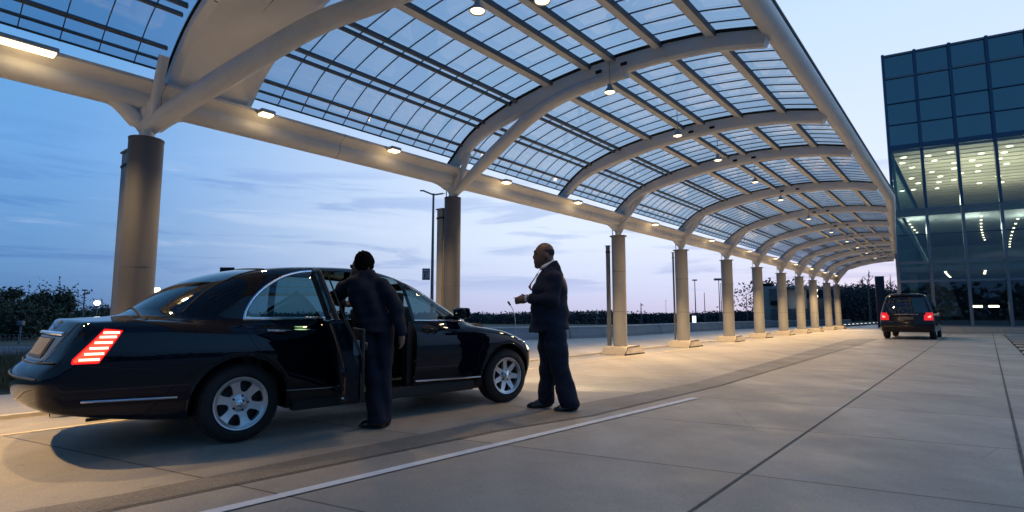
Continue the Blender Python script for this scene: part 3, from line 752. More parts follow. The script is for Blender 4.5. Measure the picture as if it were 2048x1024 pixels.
for s in (-1, 1):
    def lampgrid(y0, y1, z0, z1, off):
        vs = [];
        for i in range(9):
            for j in range(6):
                q = i / 8; z_ = z0 + (z1 - z0) * j / 5; ya = y0 + (.06 if j > 3 else 0); y_ = ya + (y1 - ya) * q
                vs.append((van_x(s * y_, z_) - off, s * (y_ + (off * .5)), z_))
        return vs, [(i * 6 + j, i * 6 + j + 1, (i + 1) * 6 + j + 1, (i + 1) * 6 + j) for i in range(8) for j in range(5)]
    b = MB(); b.add(*lampgrid(.60, .90, .80, 1.12, .006)); l = b.build('tail_lamp', M['vanred'], van)
    b = MB(); b.add(*lampgrid(.73, .83, .91, 1.0, .012)); b.build('lamp_bar', M['redglow2'], l)
b = MB(); b.tube([(van_x(y, .52) - .004, y, .52) for y in np.linspace(-.86, .86, 30)], .012, 6); b.tube([(van_x(y, .74) - .003, y, .74) for y in np.linspace(-.86, .86, 30)], .008, 6); b.build('bumper_trim', M['black'], van)
b = MB(); b.tube([(van_x(y, 1.04) - .008, y, 1.04 + .01 * math.cos(y * 3)) for y in np.linspace(-.42, .42, 16)], .012, 6); b.build('tailgate_trim', M['lampmetal'], van)
b = MB(); b.rbox((van_x(0, .88) - .006, 0, .88), (.02, .50, .12), .004, Matrix.Rotation(R(12), 3, 'Y')); b.build('licence_plate', mat('dim_plate', (.07, .065, .06), .5), van)
b = MB(); b.tube([(van_x(0, 1.2) - .02, .02, 1.20), (van_x(0, 1.3) - .02, -.3, 1.30)], .009, 6); b.build('rear_wiper', M['black'], van)
b = MB(); b.tube([(van_x(y, 1.84) - .05, y, 1.86 - .05 * y * y) for y in np.linspace(-.58, .58, 16)], .028, 8, flat=.6); b.build('roof_spoiler', M['paint2'], van)
for s in (-1, 1):
    b = MB(); b.rbox((3.30, s * 1.02, 1.20), (.12, .22, .17), .04); b.tube([(3.36, s * .88, 1.14), (3.32, s * .98, 1.17)], .03, 8); b.build('door_mirror', M['black'], van)
    b = MB(); b.rbox((1.98, s * .945, 1.0), (.2, .03, .03), .008); b.rbox((2.95, s * .945, 1.0), (.2, .03, .03), .008); b.build('door_handle', M['chrome'], van)
    b = MB()
    for zz, x0, x1 in ((.62, 1.4, 3.3), (1.085, .7, 3.6)):
        b.tube([(x, s * (float(VN_side(zz)) + .002), zz) for x in np.linspace(x0, x1, 20)], .011, 6)
    b.build('side_trim', M['black'], van)
def van_wheel():
    w = part_empty('wheel', van)
    t = MB(); t.lathe([(.20, .20), (.29, .215), (.325, .20), (.335, .11), (.325, .02), (.29, -.004), (.22, .0)], (0, 0, 0), 'y', 40); t.build('tyre', M['rubber'], w)
    r = MB(); r.lathe([(.0, .02), (.06, .015), (.07, .03), (.16, .03), (.205, .005), (.22, -.006), (.225, .01)], (0, 0, 0), 'y', 30)
    for k in range(5): 
        a = 2 * PI * k / 5; r.tube([(.05 * math.cos(a), .012, .05 * math.sin(a)), (.20 * math.cos(a), .004, .20 * math.sin(a))], .028, 6, flat=.5)
    r.build('rim', M['alloy'], w); return w
vw = van_wheel()
for i, (x, s) in enumerate(((.95, -1), (.95, 1), (3.75, -1), (3.75, 1))):
    w = vw if i == 0 else copy_tree(vw, van); w.location = (x, s * .92, .335); w.rotation_euler = (0, 0, 0 if s < 0 else PI)
b = MB(); b.rbox((.6, 0, 1.05), (.2, 1.3, .5), .05); b.rbox((1.9, 0, 1.0), (.2, 1.3, .6), .05); b.rbox((2, 0, .42), (3.4, 1.6, .1), .03)
b.build('cabin_lining', M['interior'], van)

# ---------------------------------------------------------------- people
def uni(fs, k):
    def f(x, y, z):
        r = None
        for g in fs:
            v = g(x, y, z); r = v if r is None else smin(r, v, k)
        return r
    return f
def cone(a, b, ra, rb): return lambda x, y, z: sd_cone(x, y, z, a, b, ra, rb)
def ell(c, r): return lambda x, y, z: sd_ell(x, y, z, c, r)
def limb(pts, rs): return [cone(pts[i], pts[i + 1], rs[i], rs[i + 1]) for i in range(len(pts) - 1)]
def folds(f, amp, seeds):
    """cloth creases: ripples that follow the cloth"""
    def g(x, y, z):
        w = 0
        for (a, b, c, p, s) in seeds: w = w + s * np.sin(a * x + b * y + c * z + p + 1.3 * np.sin(7 * x - 5 * z + p) + .9 * np.sin(9 * y + 4 * z))
        return f(x, y, z) + amp * w
    return g
def grown(name, f, lo, hi, h, m, parent): 
    P, Q = surf_nets(f, lo, hi, h, 4); return np_mesh(name, P, Q, m, parent)
def hand(palm, kn, tip_dir, thumb_dir, side, r=.0095, curl=.5, L=.075):
    """palm centre, knuckle line centre; four unequal bent fingers and a thumb off the side of the palm"""
    palm, kn, td, th, sd = [np.array(q, float) for q in (palm, kn, tip_dir, thumb_dir, side)]
    td /= np.linalg.norm(td); th /= np.linalg.norm(th); sd /= np.linalg.norm(sd)
    out = [cone(palm - td * .012, kn, .026, .023), cone(palm + sd * .018, kn + sd * .022, .018, .014), cone(palm - sd * .018, kn - sd * .022, .018, .014)]
    dn = np.cross(sd, td); dn /= np.linalg.norm(dn)
    fingers = []
    for i, k in enumerate((.90, 1.0, .95, .78)):
        b0 = kn + sd * (.033 - .022 * i); l = L * k
        p1 = b0 + td * l * .45; p2 = p1 + (td * (1 - curl) + dn * curl) * l * .33; p3 = p2 + (td * (1 - curl * 1.7) + dn * curl * 1.4) * l * .25
        fingers.append(uni(limb([b0, p1, p2, p3], [r, r * .95, r * .88, r * .78]), .004))
    t0 = palm + sd * .022; t1 = t0 + th * .03; t2 = t1 + (th * .7 + td * .5) * .027
    fingers.append(uni(limb([t0, t1, t2], [.0125, .011, .009]), .005))
    return out, fingers
def uni2(body, fing, k1, k2):
    F = uni(body, k1)
    def f(x, y, z):
        r = F(x, y, z)
        for g in fing: r = smin(r, g(x, y, z), k2)
        return r
    return f
# --- standing driver, in profile, facing the car
S2 = .00582; O2 = gp(1105, 819)
def q2(px, py, y=0.0): return (far(px, py, O2.y + y).x - O2.x, y, (821 - py) * S2)
pc = q2
def stander():
    sk = q2(1090, 513)
    hd = [ell(sk, (.108, .079, .108)), ell(q2(1083, 522), (.085, .070, .095)), cone(q2(1078, 533), q2(1076, 540), .055, .040), cone(q2(1095, 530), q2(1102, 560), .068, .078)]
    fine = [ell(q2(1068.5, 524), (.017, .014, .020)), cone(q2(1071, 514), q2(1068.3, 523), .008, .012), ell(q2(1070, 512), (.016, .052, .013)), ell(q2(1071, 533), (.017, .026, .0075)), ell(q2(1071.5, 536.3), (.016, .023, .0075)),
            ell(q2(1073, 542), (.020, .024, .014)), ell(q2(1093, 522, -.080), (.020, .012, .032)), ell(q2(1093, 522, .080), (.020, .012, .032))]
    HN, HF = q2(1047, 609, -.05), q2(1050, 607, .03)
    hb1, hf1 = hand(HN, q2(1038, 609.5, -.035), (-1, .25, -.25), (-.5, .5, .6), (.1, .3, 1), curl=.75)
    hb2, hf2 = hand(HF, q2(1039, 608, .025), (-1, -.3, -.25), (-.5, -.4, .7), (.1, -.3, 1), curl=.75)
    trunk = [ell(q2(1106, 590), (.17, .17, .24)), ell(q2(1104, 650), (.17, .16, .2))]
    arms = limb([q2(1108, 572, -.2), q2(1103, 613, -.25), q2(1058, 607, -.09), HN], [.055, .045, .032, .024]) + limb([q2(1108, 572, .2), q2(1103, 613, .24), q2(1060, 606, .07), HF], [.055, .045, .032, .024])
    legs = limb([q2(1112, 672, -.09), q2(1118, 745, -.08), q2(1144, 806, -.10)], [.09, .06, .045]) + limb([q2(1098, 672, .09), q2(1097, 745, .09), q2(1093, 800, .12)], [.09, .06, .045])
    legs += [cone(q2(1144, 810, -.10), q2(1122, 815, -.11), .035, .03), cone(q2(1093, 806, .12), q2(1073, 811, .12), .035, .03)]
    f1 = uni2(hd + trunk + arms + legs + hb1 + hb2, fine + hf1 + hf2, .035, .012)
    ey = [q2(1072.3, 518.5, -.034), q2(1072.3, 518.5, .034)]
    return lambda x, y, z: smax(smax(f1(x, y, z), -sd_ell(x, y, z, ey[0], (.012, .017, .009)), .01), -sd_ell(x, y, z, ey[1], (.012, .017, .009)), .01)
man = thing('person', O2, 0, 'bald man in navy suit and white collar standing by the headlamp, hands together', 'person')
grown('skin_body', stander(), (-.48, -.36, 0.0), (.36, .36, 1.94), .0095, M['skin'], man)
# jacket: a shaped trunk with two bent sleeves
def jk2():
    cx = Prof([(.86, -.035), (1.2, -.025), (1.35, -.03), (1.46, -.018), (1.55, -.003), (1.62, .0), (1.70, -.015)], .04)
    rx = Prof([(.86, .222), (1.0, .218), (1.2, .214), (1.35, .206), (1.46, .172), (1.53, .135), (1.60, .10), (1.66, .084), (1.74, .076)], .03)
    ry = Prof([(.86, .235), (1.05, .215), (1.25, .225), (1.40, .25), (1.47, .225), (1.53, .165), (1.58, .118), (1.64, .088), (1.74, .076)], .025)
    def trunk(x, y, z):
        a, b = rx(z), ry(z)
        f = (np.sqrt(((x - cx(z)) / a) ** 2 + (y / b) ** 2 + 1e-6) - 1) * np.minimum(a, b)
        f = smax(f, z - (1.665 + .55 * x), .012); return smax(f, .893 + .02 * np.sin(6 * x) - z, .012)
    sl = uni(limb([q2(1109, 568, -.215), q2(1106, 612, -.275), q2(1060, 606, -.125)], [.088, .074, .052]), .03)
    sr = uni(limb([q2(1107, 568, .215), q2(1102, 612, .265), q2(1062, 605, .10)], [.088, .074, .052]), .03)
    hem = lambda x, y, z: np.maximum(-(x - q2(1056, 605)[0]), -9)
    f = lambda x, y, z: smin(smin(trunk(x, y, z), smax(sl(x, y, z), hem(x, y, z), .008), .016), smax(sr(x, y, z), hem(x, y, z), .008), .016)
    # split vent at the back and hollow at the collar
    return folds(f, .0075, [(14, 6, 30, .3, 1), (26, -12, 11, 1.7, .6), (9, 18, -44, .9, .35)])
jacket = grown('jacket', jk2(), (-.34, -.38, .86), (.30, .38, 1.76), .0125, M['suit'], man)
b = MB()
for s in (-1, 1): b.tube([q2(1091, 553, s * .062), q2(1078, 572, s * .085), q2(1066, 598, s * .075), q2(1063, 618, s * .03)], [.016, .022, .018, .008], 8, flat=.35)
b.build('lapel', M['suit'], jacket)
def tr2():
    near = uni(limb([q2(1108, 668, -.085), q2(1113, 700, -.095), q2(1122, 748, -.085), q2(1139, 806, -.10)], [.135, .125, .100, .112]), .04)
    fr_ = uni(limb([q2(1100, 668, .085), q2(1098, 700, .09), q2(1096, 748, .09), q2(1092, 803, .12)], [.135, .122, .095, .100]), .04)
    f = lambda x, y, z: smax(smin(near(x, y, z), fr_(x, y, z), .02), .045 - z, .01)
    return folds(f, .0055, [(12, 8, 26, .3, 1), (30, 9, 9, 2.1, .5), (0, 10, 60, 0, .25)])
grown('trousers', tr2(), (-.36, -.3, .02), (.42, .32, 1.06), .0125, M['suit'], man)
def shoe_f(heel, toe, w=.045):
    h, t = np.array(heel), np.array(toe); d = t - h
    a = cone(h + (0, 0, .012), h + d * .3 + (0, 0, .014), .040, .043); c = cone(h + d * .3 + (0, 0, .012), h + d * .78 + (0, 0, -.002), .045, .044); e = cone(h + d * .78 + (0, 0, -.004), t, .042, .026)
    up = cone(h + (0, 0, .03), h + d * .12 + (0, 0, .09), .038, .042)
    F = uni([a, c, e, up], .03)
    return lambda x, y, z: smax(F(x, y, z), -z + .004, .006)
for hl, to in (((.24, -.105, .035), (.03, -.125, .022)), ((-.03, .115, .035), (-.265, .105, .022))):
    lo = [min(hl[i], to[i]) - .09 for i in range(3)]; hi = [max(hl[i], to[i]) + .09 for i in range(3)]; hi[2] = .19; lo[2] = -.01
    grown('shoe', shoe_f(hl, to), lo, hi, .009, M['shoe'], man)
b = MB(); 
ring = [(.030 + q2(1091, 540)[0] + .088 * math.cos(a) - .012, .082 * math.sin(a), q2(0, 543)[2] + .040 * math.cos(a)) for a in np.linspace(0, 2 * PI, 33)[:-1]]
up = [(p[0] * .93 - .002, p[1] * .88, p[2] + .042 + .01 * (p[0] > .0)) for p in ring]
b.add(ring + up, [(i, (i + 1) % 32, 32 + (i + 1) % 32, 32 + i) for i in range(32)])
b.add([q2(1077, 551, .035), q2(1077, 551, -.035), q2(1065.5, 590, -.055), q2(1065.5, 590, .055)], [(0, 1, 2, 3)])
sc_ = b.build('shirt_collar', M['shirt'], man); sc_.modifiers.new('t', 'SOLIDIFY').thickness = .006
b = MB(); b.tube([q2(1075, 556), q2(1068, 568, -.01), q2(1062, 576, -.02), q2(1059, 583, -.02), q2(1063, 590, -.02)], [.010, .010, .012, .024, .012], 10, flat=.6); b.build('necktie', M['tie'], man)
for s in (-1, 1):
    b = MB(); e = Vector(q2(1073.6, 518.5, s * .033)); bm = bmesh.new(); bmesh.ops.create_uvsphere(bm, u_segments=12, v_segments=8, radius=.0115); b.add([v.co + e for v in bm.verts], [[v.index for v in f.verts] for f in bm.faces]); bm.free()
    b.build('eye', mat('eye_dark', (.03, .025, .022), .2), man)
for s, px, py in ((-1, 1055, 605.6), (1, 1057, 605)):
    c = q2(px, py, s * .11 if s < 0 else .085); b = MB(); b.tube([c, (c[0] - .022, c[1] * .93, c[2] + .002)], .043, 14); b.build('shirt_cuff', M['shirt'], man)
def fringe_f(x, y, z):
    c = q2(1090, 513); f = sd_ell(x, y, z, c, (.1105, .0815, .1105)) + .0012 * np.sin(160 * x + 90 * z) * np.sin(150 * y)
    f = smax(f, z - (c[2] + .030), .01); f = smax(f, (c[2] - .075) - z, .01); return smax(f, x - (c[0] + .2) if False else (c[0] - .012) - x, .01)
grown('hair', fringe_f, (-.28, -.13, 1.6), (.14, .13, 1.94), .009, mat('short_grey_hair', (.055, .05, .048), .95, spec=.05, bump=.6, bscale=220), man)
# something slim and pale between his fingers
b = MB(); b.rbox(q2(1031, 606, -.005), (.05, .07, .008), .002, Matrix.Rotation(R(25), 3, 'Y')); 
cd = b.build('card', mat('pale_card', (.55, .6, .66), .4), None); cd.location = O2; cd.rotation_euler = (0, 0, 0)
tag(cd, 'small pale card held in the hands of the bald man', 'card')

# --- leaning chauffeur seen from behind, reaching into the car
S1 = .00485; O1 = gp(750, 857)
def q1(px, py, y=0.0): return (far(px, py, O1.y + y).x - O1.x, y, (857 - py) * S1)
man1 = thing('person', O1, 0, 'dark haired man in black suit leaning into the open car door, seen from behind', 'person')
HY = .20
def leaner():
    hd = [ell(q1(726, 532, HY), (.088, .098, .112)), ell(q1(719, 540, HY + .01), (.075, .07, .09)), cone(q1(714, 549, HY + .01), q1(710, 552, HY + .02), .045, .036), cone(q1(727, 545, HY), q1(731, 562, .18), .056, .055)]
    fine = [cone(q1(708, 534, HY + .03), q1(704.5, 542, HY + .03), .008, .012), ell(q1(707, 550, HY + .03), (.015, .02, .012)), ell(q1(735, 541, HY - .065), (.018, .013, .030)), ell(q1(708, 531, HY + .03), (.013, .03, .011)), ell(q1(733, 541, HY + .085), (.018, .013, .030))]
    trunk = [ell(q1(737, 606, .11), (.15, .075, .19)), ell(q1(750, 632, .05), (.13, .08, .13))]
    WR, WL = q1(802, 674, -.02), q1(682, 612, .50)
    arms = limb([q1(770, 585, .08), q1(793, 630, .02), WR], [.05, .042, .03]) + limb([q1(700, 580, .14), q1(672, 600, .30), WL], [.05, .042, .03])
    legs = limb([q1(733, 665, .02), q1(745, 755, .03), q1(752, 838, .02)], [.08, .055, .042]) + limb([q1(765, 665, .03), q1(765, 755, .05), q1(766, 832, .07)], [.08, .055, .042])
    hb, hf = hand((WR[0] + .004, WR[1] + .005, WR[2] - .05), (WR[0] + .002, WR[1] + .012, WR[2] - .09), (-.1, .25, -1), (-.6, .6, -.5), (0, 1, .2), curl=.35)
    hb2, hf2 = hand((WL[0] + .05, WL[1] + .04, WL[2] - .01), (WL[0] + .08, WL[1] + .06, WL[2] - .015), (1, .5, -.3), (.4, .3, .8), (-.4, 1, .1), curl=.4)
    return uni2(hd + trunk + arms + legs + hb + hb2, fine + hf + hf2, .035, .011)
grown('skin_body', leaner(), (-.55, -.25, 0.05), (.36, .68, 1.72), .0095, M['skin2'], man1)
def jk1():
    # the trunk leans: centre shifts with height
    cx = Prof([(.88, q1(751, 0)[0] if False else q1(751, 676, .03)[0]), (1.02, q1(748, 647, .05)[0]), (1.2, q1(737, 610, .09)[0]), (1.36, q1(731, 577, .12)[0]), (1.5, q1(729, 548, .15)[0])], .04); cy = Prof([(.88, .03), (1.1, .06), (1.35, .12), (1.5, .15)], .05)
    rx = Prof([(.86, .195), (.95, .190), (1.08, .172), (1.2, .176), (1.32, .194), (1.40, .186), (1.46, .12), (1.50, .088), (1.56, .082)], .022); ry = Prof([(.86, .155), (1.0, .14), (1.3, .145), (1.42, .115), (1.48, .088), (1.56, .080)], .025)
    def trunk(x, y, z):
        a, b = rx(z), ry(z)
        f = (np.sqrt(((x - cx(z)) / a) ** 2 + ((y - cy(z)) / b) ** 2 + 1e-6) - 1) * np.minimum(a, b)
        f = smax(f, z - 1.512 - .25 * (x + .1), .012)
        return smax(f, .905 - .06 * x - z, .012)
    sr = uni(limb([q1(765, 577, .09), q1(778, 600, .06), q1(794, 632, .01), q1(802, 672, -.02)], [.078, .080, .066, .050]), .03)
    sl = uni(limb([q1(706, 575, .14), q1(688, 585, .20), q1(668, 600, .30), q1(680, 610, .47)], [.078, .078, .066, .05]), .03)
    f = lambda x, y, z: smin(smin(trunk(x, y, z), sr(x, y, z), .014), sl(x, y, z), .02)
    return folds(f, .0075, [(22, 6, 26, .3, 1), (38, -12, 8, 1.7, .5), (9, 18, -52, .9, .4)])
grown('jacket', jk1(), (-.56, -.2, .84), (.36, .62, 1.52), .0115, M['suit2'], man1)
def tr1():
    lf = uni(limb([q1(733, 668, .03), q1(738, 705, .03), q1(747, 760, .02), q1(754, 842, .02)], [.105, .10, .084, .092]), .04)
    rt = uni(limb([q1(766, 668, .04), q1(766, 705, .05), q1(766, 760, .06), q1(767, 838, .08)], [.105, .10, .080, .082]), .04)
    f = lambda x, y, z: smax(smin(lf(x, y, z), rt(x, y, z), .02), .05 - z, .01)
    return folds(f, .005, [(18, 8, 24, .3, 1), (40, 9, 9, 2.1, .45), (0, 10, 60, 0, .25)])
grown('trousers', tr1(), (-.28, -.18, .03), (.26, .26, 1.06), .0115, M['suit2'], man1)
for hl, to in (((.05, .0, .034), (-.145, .06, .022)), ((.09, .07, .034), (-.08, .15, .022))):
    lo = [min(hl[i], to[i]) - .09 for i in range(3)]; hi = [max(hl[i], to[i]) + .09 for i in range(3)]; hi[2] = .19; lo[2] = -.01
    grown('shoe', shoe_f(hl, to), lo, hi, .009, M['shoe'], man1)
def hair_f(x, y, z):
    c = q1(727.5, 529, HY - .005)
    f = sd_ell(x, y, z, c, (.104, .112, .122))
    f = f + .003 * np.sin(70 * x + 50 * z) * np.sin(60 * y + 40 * z) + .0025 * np.sin(120 * x + 80 * y + 90 * z)
    inn = sd_ell(x, y, z, q1(719, 545, HY + .01), (.088, .082, .105))      # the face stays bare
    inn = np.maximum(inn, -(x * -1 - .075))
    nape = q1(0, 549)[2] - z
    return smax(smax(f, -inn, .015), nape, .02)
grown('hair', hair_f, (-.28, 0.0, 1.44), (.06, .36, 1.74), .0085, M['hair'], man1)
b = MB(); ring = [(q1(733, 0)[0] + .072 * math.cos(a) - .005, .155 + .07 * math.sin(a), q1(0, 562)[2] + .01 * math.cos(a)) for a in np.linspace(0, 2 * PI, 29)[:-1]]
b.add(ring + [(p[0] - .004, p[1] + .006, p[2] + .028) for p in ring], [(i, (i + 1) % 28, 28 + (i + 1) % 28, 28 + i) for i in range(28)])
c_ = b.build('shirt_collar', M['shirt'], man1); c_.modifiers.new('t', 'SOLIDIFY').thickness = .005
b = MB(); g0, g1 = Vector(q1(706, 536, HY - .05)), Vector(q1(733, 537, HY - .083)); b.tube([g0, g1], .004, 6); b.rbox(q1(704.5, 537, HY + .02), (.012, .12, .035), .005); b.build('glasses', M['black'], man1)
# ---------------------------------------------------------------- canopy frame: s along, W across (towards the building), z up
CU = Vector((.63785, .77016, 0)); CW = Vector((.77016, -.63785, 0)); CO = Vector((2.93591, 14.93988, 0)); CRZ = math.atan2(CU.y, CU.x)
def cw(s, W, z=0.0): return CO + CU * s + CW * W + Vector((0, 0, z))
def cl(s, W, z): return (s, -W, z)
RZ = Prof([(-.30, 3.68), (-.08, 3.82), (.08, 3.97), (.24, 4.14), (.50, 4.32), (.78, 4.47), (1.48, 4.68), (2.26, 4.81), (3.0, 4.87), (3.6, 4.875), (4.2, 4.85), (4.9, 4.77), (5.53, 4.62), (5.8, 4.53)], .06)
COLS = [(-11.29, 3.10, .176, 1), (-6.33, 3.22, .152, 2), (-.05, 3.19, .185, 3), (4.2, 3.18, .205, 4), (8.66, 3.18, .212, 5), (12.71, 3.15, .216, 6), (16.83, 3.12, .22, 7), (20.67, 3.14, .22, 8), (24.14, 3.10, .22, 9), (28.43, 3.12, .22, 10), (32.0, 3.15, .20, 11)]
RIBS = [-16.2, -11.15, -6.33, -2.75, -.05, 4.2, 8.66, 12.71, 16.83, 20.67, 24.14, 28.0, 32.1]
canopy = thing('canopy', CO, CRZ, 'long arched glass canopy on white steel ribs over the drop-off lane', 'canopy')
def wend(s): return min(5.58, 7.22 - .0817 * (s + 13.38))
def rib_path(W0, W1, n, off):
    out = []
    for W in np.linspace(W0, W1, n):
        z = float(RZ(W)) - off; sl = float(RZ.slope(W)); t = Vector((0, -1, sl)).normalized(); nn = Vector((0, sl, 1)).normalized() if False else Vector((0, t.z, -t.y))
        out.append((W, z, nn))
    return out
for i, s in enumerate(RIBS):
    we = wend(s); path = []; m = MB()
    wide = (i == 1)
    for W in np.linspace(-.04, we, 40):
        z = float(RZ(W)) - .035; sl = float(RZ.slope(W)); t = Vector((0, -1, sl)).normalized(); nn = Vector((0, sl, 1)).normalized()
        q = (W + .04) / (we + .04); dp = (.30 - .10 * q) * min(1, .45 + 1.6 * q * 1.2 + .0) if not wide else .16
        path.append((Vector(cl(s if not wide else s + .5, W, z)), Vector((1, 0, 0)), nn * dp))
    if wide: sec = [(-.5, 0), (-.5, -.7), (-.42, -1), (.42, -1), (.5, -.7), (.5, 0)]
    else:
        hw = .085 if i < 12 else .10
        sec = [(-hw, 0), (-hw, -.62), (-hw * .8, -.86), (-hw * .35, -1), (hw * .35, -1), (hw * .8, -.86), (hw, -.62), (hw, 0)]
    m.sweep(path, sec); rb = m.build('rib', M['steel'] if not wide else M['soffit'], canopy, angle=30)
    b = MB()     # dark seal between rib and glass
    b.sweep([(p[0] + Vector((0, 0, .004)), Vector((1, 0, 0)), Vector((0, 0, 1))) for p in path], [(-(.115 if not wide else .52), 0), (.115 if not wide else .52, 0), (.115 if not wide else .52, .03), (-(.115 if not wide else .52), .03)])
    b.build('rib_seal', M['dark'], rb, smooth=False)
    if wide:     # joints between the soffit panels
        b = MB()
        for W in (.42, 1.25, 2.15, 3.1, 4.05, 4.95):
            z = float(RZ(W)) - .035 - .1605; b.tube([cl(s + .03, W, z), cl(s + .97, W, z)], .006, 4)
        pts = [cl(s + .5, W, float(RZ(W)) - .1965) for W in np.linspace(-.1, 5.5, 40)]; b.tube(pts, .005, 4)
        b.build('panel_joint', M['dark'], rb)
    else:        # small bolts and cleats on the rib side
        b = MB()
        for W in (3.2, 3.62): 
            if W < we: b.box(cl(s - hw - .004, W, float(RZ(W)) - .17), (.02, .10, .045))
        b.build('cleat', M['dark'], rb, smooth=False)
# eave tube on the building side, edge beam over the columns
EV = [(s, wend(s) + .04) for s in list(np.linspace(-17, 6.7, 24)) + list(np.linspace(7.2, 31.9, 26))]
m = MB(); m.tube([cl(s, W, float(RZ(W)) + .03) for s, W in EV], .135, 18); m.build('eave_tube', M['steel'], canopy)
m = MB(); m.tube([cl(s, W + .12, float(RZ(W)) + .135) for s, W in EV], .02, 8); m.build('eave_seal', M['darkbar'], canopy)
SEC = [(-.20, 3.57), (-.18, 3.50), (-.13, 3.455), (-.05, 3.435), (.03, 3.455), (.085, 3.51), (.10, 3.57), (.09, 3.62), (.11, 3.655), (.17, 3.685), (.23, 3.715), (.235, 3.75), (.08, 3.80), (-.08, 3.79), (-.17, 3.72), (-.20, 3.65)]
m = MB(); m.sweep([(Vector((s, 0, 0)), Vector((0, -1, 0)), Vector((0, 0, 1))) for s in np.linspace(-17, 32.4, 50)], SEC); m.build('edge_beam', M['steel'], canopy, angle=40)
for s in np.arange(-16, 32, 2.4):
    m = MB(); m.sweep([(Vector((s, 0, 0)), Vector((0, -1, 0)), Vector((0, 0, 1))), (Vector((s + .006, 0, 0)), Vector((0, -1, 0)), Vector((0, 0, 1)))], [(p[0] * 1.012 + .0005, 3.6 + (p[1] - 3.6) * 1.012) for p in SEC]); m.build('beam_joint', M['darkbar'], canopy, smooth=False)
# purlins: thin dark pairs low down, wide grey rails near the crown
for a, b_ in zip(RIBS[:-1], RIBS[1:]):
    wa_, wb_ = wend(a), wend(b_); we = min(wa_, wb_)
    s0 = a + (.09 if a != RIBS[1] else .99); s1 = b_ - .09
    for W, wd, dp, mk in ((.17, .025, .035, 'darkbar'), (.30, .035, .05, 'darkbar'), (.72, .03, .05, 'darkbar'), (.86, .035, .055, 'darkbar'), (1.46, .035, .05, 'darkbar'), (1.60, .04, .06, 'darkbar'), (2.27, .13, .06, 'purlin'), (3.0, .11, .06, 'purlin'), (3.42, .11, .06, 'purlin'), (4.15, .11, .06, 'purlin'), (4.9, .11, .06, 'purlin')):
        if W > we - .2: continue
        sl = float(RZ.slope(W)); z = float(RZ(W)) - .02; nn = Vector((0, sl, 1)).normalized(); tt = Vector((0, -1, sl)).normalized()
        m = MB(); sec = [(-wd / 2, 0), (-wd / 2, -dp), (wd / 2, -dp), (wd / 2, 0)]
        m.sweep([(Vector(cl(s_, W, z)), tt, nn) for s_ in (s0, s1)], sec)
        if mk == 'purlin':
            m.m = [0] * len(m.f); m.sweep([(Vector(cl(s_, W + wd / 2 - .008, z - .0)), tt, nn) for s_ in (s0 + .002, s1 - .002)], [(0, .004), (0, -dp - .006), (.02, -dp - .006), (.02, .004)], 1)
            m.build('purlin', [M['purlin'], M['darkbar']], canopy, smooth=False)
        else: m.build('purlin', M['darkbar'], canopy, smooth=False)
    # glass skin of the bay with its glazing bars
    Ws = np.linspace(.05, we, 34); m = MB()
    vs = [cl(s_, W, float(RZ(W)) + .012) for s_, w_ in ((a, wa_), (b_, wb_)) for W in np.linspace(.05, w_, 34)]
    m.add(vs, [(j, j + 1, 34 + j + 1, 34 + j) for j in range(33)]); gp_ = m.build('glass_panel', M['roofglass'], canopy)
    k = max(2, round((b_ - a) / .345)); bar = MB()
    for i in range(1, k):
        s_ = a + (b_ - a) * i / k
        bar.sweep([(Vector(cl(s_, W, float(RZ(W)) - .005)), Vector((1, 0, 0)), Vector((0, 0, 1))) for W in Ws], [(-.0045, -.008), (.0045, -.008), (.0045, .010), (-.0045, .010)])
    bar.sweep([(Vector(cl(s_, .07, float(RZ(.07)) - .02)), Vector((0, -1, 0)), Vector((0, 0, 1))) for s_ in (a, b_)], [(-.01, -.01), (.01, -.01), (.01, .01), (-.01, .01)])
    bar.build('glazing_bar', M['darkbar'], gp_, smooth=False)
